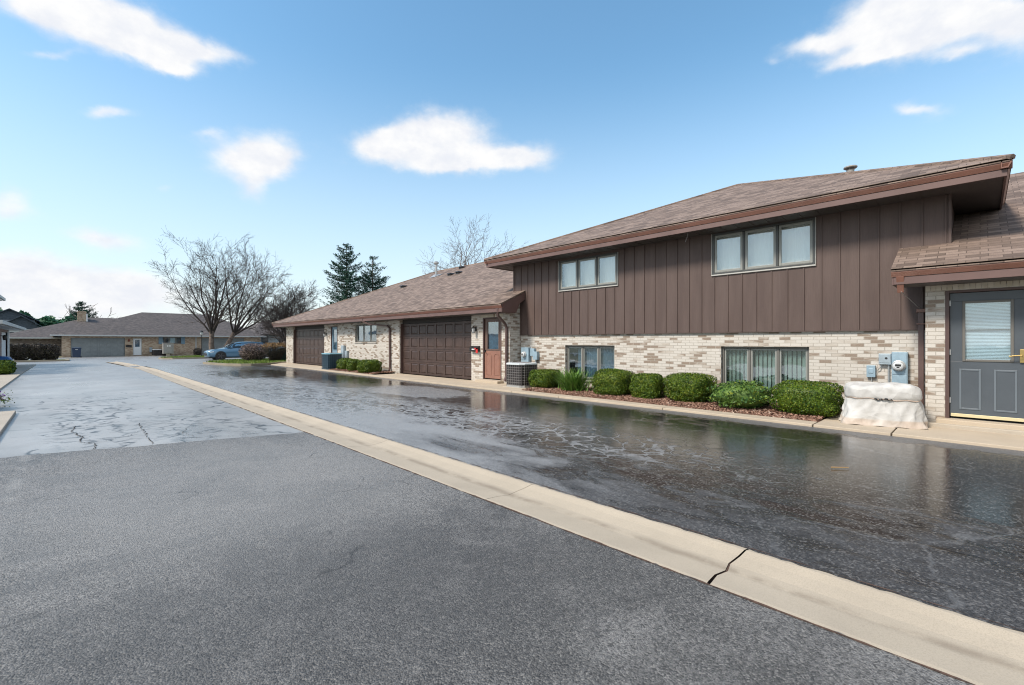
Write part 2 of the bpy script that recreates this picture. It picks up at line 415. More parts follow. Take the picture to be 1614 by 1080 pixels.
M['turf'] = simple('turf soil', (.12, .15, .045), .95, 0, .35, 2)
M['land'] = simple('far ground', (.12, .12, .07), .95, 0, .3, .1)
M['flower'] = simple('violet petals', (.18, .07, .28), .6)
M['print'] = simple('white print', (.8, .8, .78), .5)
M['crackline'] = simple('open crack', (.018, .017, .017), .95)
M['crackdark'] = simple('open joint dirt', (.085, .05, .035), .95, 0, .4, 30)

def cover_mat():
    m, T, b = new_mat('cream canvas cover'); P = T.pos()
    n = T.noise(P, 3, 5, .6, .8); w = T.noise(T.comb(*T.sep(P)[:3]), 1.1, 2)
    col = T.mix(T.ss(n, .35, .75), (.46, .455, .44), (.545, .545, .535))
    z = T.sep(P)[2]
    hem = T.m('MULTIPLY', T.ss(z, .09, .12, 1, 0), T.ss(w, .4, .6, .5, 1))
    col = T.mix(T.m('MULTIPLY', hem, .7), col, (.44, .33, .24))
    T.set(b.inputs['Base Color'], col); b.inputs['Roughness'].default_value = .65
    f1 = T.noise(P, 3.2, 2, .4, 2.2); f2 = T.noise(P, 9, 2, .5, 1.2)
    dv = T.n('ShaderNodeVectorMath', {0: P, 1: T.n('ShaderNodeVectorMath', {0: T.noise(P, 2.2, 2, out=1), 1: (.35, .35, .25)}, operation='MULTIPLY')}, operation='ADD')
    vr = T.n('ShaderNodeTexVoronoi', {'Vector': dv, 'Scale': 3.0}).outputs['Distance']; vs_ = T.n('ShaderNodeTexVoronoi', {'Vector': dv, 'Scale': 11.0}).outputs['Distance']
    bump(T, b, T.m('ADD', T.m('ADD', vr, T.m('MULTIPLY', vs_, .10)), T.m('MULTIPLY', f1, .3)), .75, .06); return m
M['cover'] = cover_mat()

def concrete_mat(name, base, dark, stain_x=None):
    m, T, b = new_mat(name); P = T.geo()['Position']; x, y, z = T.sep(P)[:3]
    n = T.noise(P, 1.6, 6, .6); g = T.noise(P, 130, 3, .7); pit = T.noise(P, 38, 4, .7)
    col = T.mix(T.ss(n, .3, .75), base, tuple(c * .86 for c in base))
    col = T.mix(T.ss(g, .42, .72, 0, .5), col, tuple(c * .6 for c in base))
    col = T.mix(T.ss(pit, .66, .78, 0, .5), col, dark)
    if stain_x is not None:          # water-borne dirt that settled along the invert of the gutter
        dx = T.m('ABSOLUTE', T.m('SUBTRACT', x, T.m('ADD', stain_x, T.m('MULTIPLY', T.m('SUBTRACT', T.noise(T.comb(0, T.m('MULTIPLY', y, .7), 0), 1, 4), .5), .18))))
        s = T.m('MULTIPLY', T.ss(dx, .0, .07, 1, 0), T.ss(T.noise(T.comb(x, T.m('MULTIPLY', y, .8), 0), 1.9, 6, .7), .40, .60))
        col = T.mix(T.m('MULTIPLY', s, .55), col, dark)
    T.set(b.inputs['Base Color'], col); b.inputs['Roughness'].default_value = .8
    bump(T, b, T.m('ADD', g, T.m('MULTIPLY', pit, .6)), .35, .004); return m
M['gutter_conc'] = concrete_mat('buff gutter concrete', (.465, .40, .31), (.16, .125, .09), 3.02)
M['conc'] = concrete_mat('buff concrete', (.50, .42, .32), (.20, .16, .11))
M['conc_grey'] = concrete_mat('weathered concrete', (.44, .39, .32), (.14, .12, .10))
M['kerb'] = concrete_mat('kerb concrete', (.30, .265, .20), (.10, .09, .07))

def ell(T, x, y, cx, cy, rx, ry, wob, soft=.25):
    """1 inside a wobbling ellipse on the ground, 0 outside"""
    a = T.m('DIVIDE', T.m('SUBTRACT', x, cx), rx); b = T.m('DIVIDE', T.m('SUBTRACT', y, cy), ry)
    r = T.m('SQRT', T.m('ADD', T.m('MULTIPLY', a, a), T.m('MULTIPLY', b, b)))
    return T.ss(T.m('ADD', r, wob), 1 - soft, 1 + soft, 1, 0)

def near_asphalt():
    m, T, b = new_mat('dry dark asphalt'); P = T.geo()['Position']; x, y, z = T.sep(P)[:3]
    agg = T.n('ShaderNodeTexVoronoi', {'Vector': P, 'Scale': 115.0}); ar = T.sep(agg.outputs['Color'])[0]
    g = T.noise(P, 60, 5, .75); big = T.noise(P, .62, 7, .66, .8); mid = T.noise(P, 4.5, 5, .65)
    k = T.m('ADD', T.m('MULTIPLY', big, .75), T.m('MULTIPLY', mid, .35))
    col = T.mix(T.ss(T.m('ADD', k, T.ss(y, 1.5, 6.0, -.06, .05)), .40, .66), (.118, .116, .112), (.25, .245, .237))
    col = T.mix(T.ss(ar, .72, .92, 0, .5), col, (.32, .31, .29))
    col = T.mix(T.ss(ar, .30, .10, 0, .6), col, (.03, .03, .03))
    col = T.mix(T.ss(g, .38, .58, .6, 0), col, (.022, .022, .023))
    wb = T.m('MULTIPLY', T.m('SUBTRACT', mid, .5), 1.3); wl = ell(T, x, y, 1.2, 5.2, 1.5, 1.9, wb, .5); wd = ell(T, x, y, .9, 2.4, 1.6, 1.0, wb, .5)
    col = T.mix(T.m('MULTIPLY', wl, .34), col, (.30, .297, .29)); col = T.mix(T.m('MULTIPLY', wd, .30), col, (.05, .05, .052))
    hv = T.n('ShaderNodeTexVoronoi', {'Vector': T.n('ShaderNodeVectorMath', {0: P, 1: T.n('ShaderNodeVectorMath', {0: T.noise(P, 2.5, 4, out=1), 1: (.6, .6, 0)}, operation='MULTIPLY')}, operation='ADD'), 'Scale': .8}, feature='DISTANCE_TO_EDGE').outputs['Distance']
    hc = T.m('MULTIPLY', T.ss(hv, .0, .012, 1, 0), T.ss(T.noise(P, 1.1, 3), .54, .60)); col = T.mix(T.m('MULTIPLY', hc, .6), col, (.03, .03, .03))
    tr = T.m('MULTIPLY', T.ss(T.m('ABSOLUTE', T.m('SUBTRACT', x, T.m('ADD', -.42, T.m('MULTIPLY', mid, .12)))), .02, .07, 1, 0), T.ss(T.noise(P, 2.0, 4), .42, .6)); col = T.mix(T.m('MULTIPLY', tr, .35), col, (.34, .335, .32))
    spot = T.m('MULTIPLY', T.ss(T.noise(P, 1.7, 5, .7), .60, .74), T.ss(T.noise(P, 30, 3), .35, .6))
    col = T.mix(T.m('MULTIPLY', spot, .35), col, (.20, .18, .155))
    T.set(b.inputs['Base Color'], col)
    T.set(b.inputs['Roughness'], T.ss(k, .35, .75, .46, .62))
    h = T.m('ADD', T.m('MULTIPLY', agg.outputs['Distance'], -.8), T.m('MULTIPLY', g, 1.3))
    bump(T, b, h, .9, .007); return m
def wet_asphalt():
    m, T, b = new_mat('wet black asphalt'); P = T.geo()['Position']; x, y, z = T.sep(P)[:3]
    st = T.comb(T.m('MULTIPLY', x, 1.0), T.m('MULTIPLY', y, .42), 0)
    w1 = T.noise(st, 1.1, 6, .62, .8); w2 = T.noise(st, 4.2, 6, .68, 1.0); g = T.noise(P, 75, 4, .75)
    wob = T.m('ADD', T.m('MULTIPLY', T.m('SUBTRACT', w2, .5), 1.5), T.m('MULTIPLY', T.m('SUBTRACT', w1, .5), 1.6))
    # water stands in a shallow band in front of the house and at the garage aprons
    near = ell(T, x, y, 7.0, .8, 3.1, 5.0, wob); mids = ell(T, x, y, 7.55, 7.0, 1.35, 4.2, wob)
    far = ell(T, x, y, 7.7, 16.2, 1.25, 4.0, wob); far2 = ell(T, x, y, 6.2, 22.5, 1.6, 3.5, wob)
    pud = T.m('MAXIMUM', T.m('MAXIMUM', near, mids), T.m('MAXIMUM', far, far2))
    film = T.ss(T.m('ADD', w1, T.m('MULTIPLY', w2, .35)), .58, .80)
    film = T.m('MULTIPLY', film, T.ss(x, 5.0, 6.4))
    pud = T.m('MAXIMUM', pud, T.m('MULTIPLY', film, .8))
    rim = T.ss(T.m('ADD', x, T.m('MULTIPLY', T.m('SUBTRACT', w2, .5), .7)), 8.38, 8.52)      # drained, dusty strip along the kerb
    pud = T.m('MULTIPLY', pud, T.m('SUBTRACT', 1, T.m('MULTIPLY', rim, .97)))
    dryc = ell(T, x, y, 7.2, 11.2, 1.0, 2.0, T.m('MULTIPLY', wob, .7), .15)      # drained patch before the double garage
    pud = T.m('MULTIPLY', pud, T.m('SUBTRACT', 1, T.m('MULTIPLY', dryc, .95)))
    # alligator cracking
    cv = T.n('ShaderNodeVectorMath', {0: P, 1: T.n('ShaderNodeVectorMath', {0: T.noise(P, 3.0, 3, out=1), 1: (.42, .42, 0)}, operation='MULTIPLY')}, operation='ADD')
    vo = T.n('ShaderNodeTexVoronoi', {'Vector': cv, 'Scale': 4.2}, feature='DISTANCE_TO_EDGE')
    crz = T.m('MAXIMUM', ell(T, x, y, 5.35, 5.6, .85, 4.2, T.m('MULTIPLY', wob, .8), .3), T.m('MULTIPLY', ell(T, x, y, 4.7, 12.5, 1.2, 5.0, wob, .4), .8))
    vd = T.m('ADD', vo.outputs['Distance'], T.m('MULTIPLY', T.m('SUBTRACT', g, .5), .05))
    ln = T.m('MULTIPLY', T.ss(vd, .0, T.m('MULTIPLY', T.ss(T.noise(P, 2.1, 4, .6), .3, .7), .16), 1, 0), T.m('MULTIPLY', crz, T.ss(T.noise(P, 1.4, 5, .7), .33, .52)))
    cell = T.m('MULTIPLY', T.ss(vd, .03, .10), crz)
    pud = T.m('MULTIPLY', T.m('MAXIMUM', pud, T.m('MULTIPLY', cell, T.ss(w2, .40, .58))), T.m('SUBTRACT', 1, ln))
    vo2 = T.n('ShaderNodeTexVoronoi', {'Vector': cv, 'Scale': .55}, feature='DISTANCE_TO_EDGE')
    hair = T.m('MULTIPLY', T.ss(vo2.outputs['Distance'], .0, .012, 1, 0), T.ss(w1, .42, .6))
    col = T.mix(T.ss(w2, .35, .65), (.020, .020, .021), (.048, .048, .049))
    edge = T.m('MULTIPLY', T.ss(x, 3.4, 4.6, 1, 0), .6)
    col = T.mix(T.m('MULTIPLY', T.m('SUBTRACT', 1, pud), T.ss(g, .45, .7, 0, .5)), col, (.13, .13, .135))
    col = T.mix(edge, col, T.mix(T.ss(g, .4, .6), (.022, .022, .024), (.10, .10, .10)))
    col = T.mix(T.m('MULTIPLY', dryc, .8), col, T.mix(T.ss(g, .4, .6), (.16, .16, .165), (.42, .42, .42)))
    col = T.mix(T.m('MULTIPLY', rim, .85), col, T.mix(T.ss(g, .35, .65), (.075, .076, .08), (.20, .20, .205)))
    col = T.mix(pud, col, (.010, .010, .011))
    agg = T.n('ShaderNodeTexVoronoi', {'Vector': P, 'Scale': 78.0}); ar = T.sep(agg.outputs['Color'])[0]
    col = T.mix(T.ss(ar, .80, .92, 0, .5), col, (.21, .205, .20))
    col = T.mix(T.m('MULTIPLY', ln, .8), col, (.23, .235, .24))
    col = T.mix(T.m('MULTIPLY', hair, .5), col, (.16, .165, .17))
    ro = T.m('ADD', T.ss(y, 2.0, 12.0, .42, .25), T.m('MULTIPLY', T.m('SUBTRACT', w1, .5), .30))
    lite = T.m('MULTIPLY', T.m('MULTIPLY', T.ss(T.m('ADD', y, T.m('MULTIPLY', T.m('SUBTRACT', w1, .5), 12)), 1.0, 7.0), T.ss(T.m('ADD', x, T.m('MULTIPLY', T.m('SUBTRACT', w2, .5), 3.5)), 8.0, 5.2)), T.m('SUBTRACT', 1, pud)); T.set(b.inputs['Base Color'], T.mix(T.m('MULTIPLY', lite, .9), col, T.mix(T.ss(g, .35, .65), (.17, .175, .18), (.42, .43, .435))))  # reflected sky partly put into the lane as a lighter bluish base colour
    ro = T.m('ADD', T.m('MULTIPLY', ro, T.m('SUBTRACT', 1, pud)), T.m('MULTIPLY', pud, T.ss(w2, .35, .65, .05, .16)))
    T.set(b.inputs['Roughness'], ro); T.set(b.inputs['Specular IOR Level'], T.m('ADD', .32, T.m('MULTIPLY', T.m('MAXIMUM', pud, lite), .2)))
    hh = T.m('MULTIPLY', T.m('ADD', g, T.m('MULTIPLY', T.noise(P, 22, 3), .6)), T.m('SUBTRACT', 1.0, T.m('MULTIPLY', pud, .86)))
    hh = T.m('ADD', hh, T.m('MULTIPLY', T.m('ADD', ln, T.m('MULTIPLY', w2, .3)), .5))
    hh = T.m('ADD', hh, T.m('MULTIPLY', T.noise(T.comb(T.m('MULTIPLY', x, .7), y, 0), 13, 3, .6), .35))
    bump(T, b, hh, .55, .008); return m
def pale_asphalt():
    m, T, b = new_mat('pale sealed paving'); P = T.geo()['Position']; x, y, z = T.sep(P)[:3]
    st = T.comb(T.m('MULTIPLY', x, .8), T.m('MULTIPLY', y, .35), 0)
    w1 = T.noise(st, 1.1, 6, .6, .6); g = T.noise(P, 50, 4, .7)
    damp = T.m('MULTIPLY', T.ss(w1, .50, .68), T.ss(x, -.2, 1.4))
    col = T.mix(T.ss(T.noise(P, .7, 5), .3, .7), (.25, .25, .245), (.34, .34, .335))
    col = T.mix(T.m('MULTIPLY', damp, .55), col, (.15, .15, .155))
    col = T.mix(T.ss(g, .5, .75, 0, .3), col, (.16, .165, .17))
    cv = T.n('ShaderNodeVectorMath', {0: P, 1: T.n('ShaderNodeVectorMath', {0: T.noise(P, 2.2, 4, out=1), 1: (.5, .5, 0)}, operation='MULTIPLY')}, operation='ADD')
    v1 = T.n('ShaderNodeTexVoronoi', {'Vector': cv, 'Scale': 1.15}, feature='DISTANCE_TO_EDGE').outputs['Distance']
    v2 = T.n('ShaderNodeTexVoronoi', {'Vector': cv, 'Scale': 3.6}, feature='DISTANCE_TO_EDGE').outputs['Distance']
    brk = T.noise(P, 1.9, 4, .6)
    nearf = T.ss(y, 18.5, 15.5)
    c1 = T.m('MULTIPLY', T.m('MULTIPLY', T.ss(v1, .0, .045, 1, 0), T.ss(brk, .48, .56)), nearf)
    z1 = T.m('MAXIMUM', ell(T, x, y, .35, 12.0, .55, 4.0, 0, .5), T.m('MULTIPLY', ell(T, x, y, 1.6, 9.4, .8, 1.8, 0, .5), .7))
    c2 = T.m('MULTIPLY', T.m('MULTIPLY', T.ss(v2, .0, .15, 1, 0), T.ss(T.noise(P, 3.7, 4), .48, .54)), z1)
    crk = T.m('MAXIMUM', c1, c2)
    col = T.mix(T.m('MULTIPLY', crk, .95), col, (.02, .02, .022))
    farp = T.ss(y, 22.0, 22.3)
    col = T.mix(T.m('MULTIPLY', farp, .5), col, T.mix(g, (.17, .175, .18), (.25, .255, .26)))
    T.set(b.inputs['Base Color'], col)
    T.set(b.inputs['Roughness'], T.ss(w1, .35, .7, .42, .25))
    bump(T, b, T.m('ADD', T.m('MULTIPLY', g, .7), T.m('MULTIPLY', crk, -1.5)), .3, .006); return m
M['near'] = near_asphalt(); M['wet'] = wet_asphalt(); M['pale'] = pale_asphalt()
rng = np.random.default_rng(7); rnd = random.Random(11)
# ================================================================ ground and paving
def sheet(name, x0, x1, y0, y1, dz, mat, jag=None, kind='structure'):
    """flat sheet following the fall of the ground; jag = (edge, amount) frays one long edge"""
    ys = [y0] + [y for y in (30, 70) if y0 < y < y1] + [y1]
    if jag: ys = sorted(set(ys) | set(np.arange(max(y0, -3), min(y1, 34), .05)))
    mb = MB(); rows = []
    for y in ys:
        a = x0 + (rnd.uniform(-1, 1) * jag[1] if jag and 'l' in jag[0] else 0); b = x1 + (rnd.uniform(-1, 1) * jag[1] if jag and 'r' in jag[0] else 0)
        rows.append([(a, y, gz(y) + dz), (b, y, gz(y) + dz)])
    return mb.rings(rows, close=False).build(name, mat, kind=kind)
sheet('ground', -1500, 2500, -300, 2600, -.12, M['land'])
sheet('road', -30, 60, 34, 69.6, 0, M['pale'])
sheet('paved_lane', -1.39, 2.68, 7.0, 34, 0, M['pale'])
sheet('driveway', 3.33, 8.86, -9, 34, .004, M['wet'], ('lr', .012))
# near lane with a skewed, slightly ragged seam against the pale paving
mb = MB(); N = 120; top = []
for i in range(N + 1):
    x = -9 + 11.69 * i / N if i else -9
    top.append((x, 8.35 + (x + .58) * (7.37 - 8.35) / 3.25 + rnd.uniform(-.022, .022) + .03 * math.sin(x * 2.9) * math.sin(x * 7.1), .006))
mb.poly(list(reversed(top)) + [(-9, -9, .006)] + [(2.68 + rnd.uniform(-.012, .014), y, .006) for y in np.arange(-9, 7.3, .06)])
mb.build('asphalt_lane', M['near'], kind='structure')
# dished concrete gutter cast in slabs
JOG = [0, .004, .026, .012, .030, .016, .004, -.006]
mb = MB(); joints = [-9, -6.1, -2.6, 1.11, 3.1, 5.95, 8.9, 11.9, 14.9, 18, 21, 24, 27, 30, 33, 36, 39, 42, 45]
prof = [(2.67, 0), (2.72, .002), (2.86, -.016), (2.99, -.030), (3.10, -.030), (3.22, -.014), (3.30, .004), (3.34, .002)]
for a, b in zip(joints, joints[1:]):
    ga = .0065 if a in (1.11,) else .0025; gb = .0065 if b in (1.11,) else .0025
    rows = []
    for t in (0, .33, .66, 1):
        y = a + (b - a) * t; row = []
        for k, (x, z) in enumerate(prof):
            sh = -.03 * max(0, y - 30) ** 1.12
            yy = y + (ga if t == 0 else -gb if t == 1 else 0)
            if t in (0, 1): yy += JOG[k] * (1 if abs((a if t == 0 else b) - 1.11) < .01 or abs((a if t == 0 else b) - 3.1) < .01 else .1) + (rnd.uniform(-.004, .004) if abs((a if t == 0 else b) - 1.11) < .01 else 0)
            row.append((x + sh, yy, gz(y) + z + (.012 if y > 33 else .0) + (.034 if y > 35 else 0)))
        rows.append(row)
    mb.rings(rows, close=False)
mb.build('gutter', M['gutter_conc'], kind='structure', smooth=False)
sheet('gutter_bed', 2.66, 3.35, -9, 34, -.036, M['crackdark'])
mb = MB(); rows = []
for y in np.arange(-9, 34, .07): w = rnd.uniform(.001, .011) * (1 if y < 20 else .6); rows.append([(2.672 - w, y, .0095), (2.672 + w, y, .0095)])
mb.rings(rows, close=False); rows = []
for y in np.arange(-9, 34, .07): w = rnd.uniform(.000, .007); rows.append([(3.345 - w, y, .0095), (3.345 + w, y, .0095)])
mb.rings(rows, close=False); mb.build('edge_gap', M['crackdark'], kind='structure')
# long open cracks in the pale lane
def crack(pts, w):
    mb = MB(); L = []; Rr = []
    P = []
    for (a, b) in zip(pts, pts[1:]):
        for t in np.arange(0, 1, .08): P.append((a[0] + (b[0] - a[0]) * t + rnd.uniform(-.018, .018), a[1] + (b[1] - a[1]) * t))
    P.append(pts[-1])
    for i, (x, y) in enumerate(P):
        ww = w * .62 * rnd.uniform(.3, 1.3) * min(1, i / 3 + .1, (len(P) - i) / 3)
        L.append((x - ww, y, .0075)); Rr.append((x + ww, y, .0075))
    return mb.rings([list(p) for p in zip(L, Rr)], close=False)
def cracks():
    mb = MB()
    for pts, w in [([(.26, 8.1), (.30, 8.6), (.13, 8.85), (.17, 9.3), (.06, 10.0), (.12, 10.6)], .012),
                   ([(.86, 7.95), (.87, 8.7), (.88, 9.4), (.90, 10.2)], .010),
                   ([(.30, 8.6), (.7, 9.0), (.95, 9.6)], .005), ([(-1.2, 9.3), (-.5, 9.5), (.1, 9.4)], .005),
                   ([(1.4, 8.0), (1.3, 8.7), (1.45, 9.2)], .005)]:
        c = crack(pts, w); mb.add(c.v, c.f)
    mb.build('pavement_cracks', M['crackline'], kind='structure')
cracks()
# concrete strips: house side
mb = MB()
e = [(-9, -2.6), (-2.6, .92), (.94, 1.93), (1.95, 4.6), (4.61, 7.4), (7.41, 9.1)]
for a, b in e: mb.box(8.86, 9.22 if a > .9 else 10.28, a, b, -.1, .045)
mb.box(9.22, 10.28, .94, 1.93, -.1, .044)
mb.build('kerb_strip', M['conc'], kind='structure', bevel=.008)
mb = MB()
for a, b in [(9.11, 12.6), (12.61, 17.5), (23.1, 26.6), (26.61, 32.0)]: mb.box(8.86, 10.5, a, b, -.1, .045)
mb.box(8.86, 9.15, 17.51, 23.09, -.1, .045)
mb.build('garage_apron', M['conc'], kind='structure', bevel=.008)
# left footpath
mb = MB(); y = 13.9
while y < 42:
    mb.box(-4.2, -1.38, y, y + 1.48, gz(y) - .12, gz(y) + .05); y += 1.5
mb.box(-4.2, -.71, 9.0, 11.3, -.1, .06); mb.box(-4.2, -.71, 11.31, 13.3, -.1, .06)
mb.build('footpath', M['conc_grey'], kind='structure', bevel=.01)

# ================================================================ islands with grass
def island(name, pts, kerbname, zoff=0, blades=6000):
    c = Vector((sum(p[0] for p in pts) / len(pts), sum(p[1] for p in pts) / len(pts), 0))
    out = []
    n = len(pts)
    for i in range(n):                      # round the outline
        a, b = Vector((*pts[i], 0)), Vector((*pts[(i + 1) % n], 0))
        for t in (.2, .5, .8): out.append(a + (b - a) * t)
    inn = [p + (c - p).normalized() * .16 for p in out]
    mb = MB(); m = len(out)
    for i in range(m):
        j = (i + 1) % m; z = gz(out[i].y)
        A, B, C2, D = out[i], out[j], inn[j], inn[i]
        mb.quad((A.x, A.y, z - .05), (B.x, B.y, z - .05), (B.x, B.y, z + .13), (A.x, A.y, z + .13))
        mb.quad((A.x, A.y, z + .13), (B.x, B.y, z + .13), (C2.x, C2.y, z + .13), (D.x, D.y, z + .13))
        mb.quad((D.x, D.y, z + .13), (C2.x, C2.y, z + .13), (C2.x, C2.y, z - .05), (D.x, D.y, z - .05))
    mb.build(kerbname, M['kerb'], kind='structure')
    MB().poly([(p.x, p.y, gz(p.y) + .10) for p in inn]).build('island_soil', M['turf'], kind='structure')
    xs = [p.x for p in inn]; ys = [p.y for p in inn]
    def inside(x, y):
        r = False
        for i in range(m):
            a, b = inn[i], inn[i - 1]
            if (a.y > y) != (b.y > y) and x < (b.x - a.x) * (y - a.y) / (b.y - a.y) + a.x: r = not r
        return r
    P = []
    while len(P) < blades:
        x, y = rng.uniform(min(xs), max(xs)), rng.uniform(min(ys), max(ys))
        if inside(x, y): P.append((x, y))
    P = np.array(P); z = np.array([gz(y) + .10 for y in P[:, 1]]); k = len(P)
    a = rng.uniform(0, 6.283, k); w = .018; h = rng.uniform(.05, .13, k)
    dx, dy = np.cos(a) * w, np.sin(a) * w; lx, ly = rng.normal(0, .03, (2, k))
    V = np.stack([np.stack([P[:, 0] - dx, P[:, 1] - dy, z], 1), np.stack([P[:, 0] + dx, P[:, 1] + dy, z], 1),
                  np.stack([P[:, 0] + lx + dx * .3, P[:, 1] + ly + dy * .3, z + h], 1), np.stack([P[:, 0] + lx - dx * .3, P[:, 1] + ly - dy * .3, z + h], 1)], 1).reshape(-1, 3)
    o = np_mesh('grass', V, np.arange(4 * k).reshape(k, 4), M['grass']); tag(o, name, 'grass', kind='stuff')
island('grass island beside the far garage with two clipped bushes', [(6.3, 36.4), (6.7, 31.6), (7.4, 29.6), (9.0, 30.0), (10.1, 31.9), (14, 32.3), (15, 39), (10, 39.5)], 'kerb', blades=9000)
island('small grass island holding the utility cabinet and lamp post', [(5.9, 51.5), (7.0, 50.0), (10.2, 50.2), (11.8, 53), (12.2, 57.5), (9.8, 58.5), (6.4, 55)], 'kerb', blades=5000)
mb = MB()
mb.box(-3.6, .2, 51.6, 51.85, gz(52) - .05, gz(52) + .12); mb.box(-.05, .2, 51.85, 57, gz(54) - .05, gz(54) + .12)
mb.build('kerb', M['kerb'], kind='structure', bevel=.02)
sheet('hedge_bed', -6, -.05, 51.86, 57, .06, M['turf'])

# ================================================================ wall / opening helpers
def bx(mb, pl, u0, u1, w0, w1, z0, z1, mi=0):
    """box against a wall plane: pl=(axis, value); u along the wall, w into the building"""
    ax, c = pl
    if ax == 'X': mb.box(c + w0, c + w1, u0, u1, z0, z1, mi)
    elif ax == 'Xr': mb.box(c - w0, c - w1, u0, u1, z0, z1, mi)
    else: mb.box(u0, u1, c + w0, c + w1, z0, z1, mi)
    return mb
def wall(mb, pl, u0, u1, z0, z1, holes, d=.22):
    us = sorted({u0, u1} | {h[0] for h in holes} | {h[1] for h in holes}); zs = sorted({z0, z1} | {h[2] for h in holes} | {h[3] for h in holes})
    def pt(u, w, z):
        ax, c = pl
        return (c + w, u, z) if ax == 'X' else (c - w, u, z) if ax == 'Xr' else (u, c + w, z)
    for i in range(len(us) - 1):
        for j in range(len(zs) - 1):
            a, b, c, e = us[i], us[i + 1], zs[j], zs[j + 1]
            if any(h[0] <= a and b <= h[1] and h[2] <= c and e <= h[3] for h in holes): continue
            mb.quad(pt(a, 0, c), pt(b, 0, c), pt(b, 0, e), pt(a, 0, e)); mb.quad(pt(b, d, c), pt(a, d, c), pt(a, d, e), pt(b, d, e))
    for a, b, c, e in list(holes) + [(u0, u1, z0, z1)]:
        mb.quad(pt(a, 0, c), pt(a, d, c), pt(a, d, e), pt(a, 0, e)); mb.quad(pt(b, 0, c), pt(b, d, c), pt(b, d, e), pt(b, 0, e))
        mb.quad(pt(a, 0, e), pt(b, 0, e), pt(b, d, e), pt(a, d, e)); mb.quad(pt(a, 0, c), pt(b, 0, c), pt(b, d, c), pt(a, d, c))
    return mb
def window(par, pl, u0, u1, z0, z1, n, style, inset=.07):
    fm = {'up': M['frame_dark'], 'low': M['frame'], 'far': M['frame']}[style[0]]
    mb = MB(); t = .045; w0, w1 = inset - (.085 if style[0] == 'up' else 0), inset + .06
    bx(mb, pl, u0, u0 + t, w0, w1, z0, z1); bx(mb, pl, u1 - t, u1, w0, w1, z0, z1)
    bx(mb, pl, u0 + t, u1 - t, w0, w1, z1 - t, z1); bx(mb, pl, u0 + t, u1 - t, w0, w1, z0, z0 + t)
    W_ = (u1 - u0 - t) / n
    for k in range(1, n): bx(mb, pl, u0 + k * W_, u0 + k * W_ + t, w0 + .006, w1, z0 + t, z1 - t)
    win = mb.build('window', fm, par, bevel=.006)
    sash = MB(); gl = []
    for k in range(n):
        a, b = u0 + k * W_ + t + .004, u0 + (k + 1) * W_ - .004; s = .05 if style[0] == 'up' else .034
        c, e = z0 + t + .004, z1 - t - .004; v0, v1 = w0 + .022, w0 + .055
        bx(sash, pl, a, a + s, v0, v1, c, e); bx(sash, pl, b - s, b, v0, v1, c, e); bx(sash, pl, a + s, b - s, v0, v1, e - s, e); bx(sash, pl, a + s, b - s, v0, v1, c, c + s)
        g = bx(MB(), pl, a + s, b - s, w0 + .034, w0 + .04, c + s, e - s).build('pane', M['glass_up'] if style[0] == 'up' else M['glass'], win)
    sash.build('sash', M['frame_light'] if style[0] == 'up2' else M['sash_mid'], win, bevel=.004)
    if style[0] == 'up':                    # bright sill and side flashing
        sb = MB(); bx(sb, pl, u0 - .012, u1 + .012, w0 - .018, w0 + .03, z0 - .03, z0 - .002); bx(sb, pl, u1 + .001, u1 + .012, w0 - .01, w0 + .05, z0, z1); bx(sb, pl, u0 - .012, u0 - .001, w0 - .01, w0 + .05, z0, z1)
        sb.build('sill', M['frame_light'], win, bevel=.004)
    # what hangs behind the glass
    cu = MB(); back = w1 + .06
    for k, st in enumerate(style[1]):
        a, b = u0 + k * W_ + .01, u0 + (k + 1) * W_ + .01
        if st == 'v':                       # vertical blinds
            y = a
            while y < b - .03:
                an = .035
                ax, c = pl
                p = [(c + back, y, z0), (c + back + .03, y + .075, z0), (c + back + .03, y + .075, z1), (c + back, y, z1)]
                cu.quad(*p); y += .088
        elif st == 'p':                     # plain drape with folds
            rows = []
            for zz in (z0, z1):
                rows.append([((pl[1] + back + (.003 if style[0] == 'up' else .012) * math.sin(q * 2.2), a + (b - a) * q / 24, zz) if pl[0] == 'X' else (a + (b - a) * q / 24, pl[1] + back + (.003 if style[0] == 'up' else .012) * math.sin(q * 2.2), zz)) for q in range(25)])
            cu.rings(rows, close=False)
        elif st == 'h':                     # drape half drawn
            rows = []
            for zz in (z0, z1):
                rows.append([(pl[1] + back + .015 * math.sin(q * 2.0), a + (b - a) * (.45 * q / 16 + (.04 if zz == z0 else 0)), zz) for q in range(17)])
            cu.rings(rows, close=False)
    if cu.f: cu.build('curtain', style[2], win)
    bx(MB(), pl, u0, u1, back + .25, back + .27, z0, z1).build('room_back', M['room'], win)
    return win
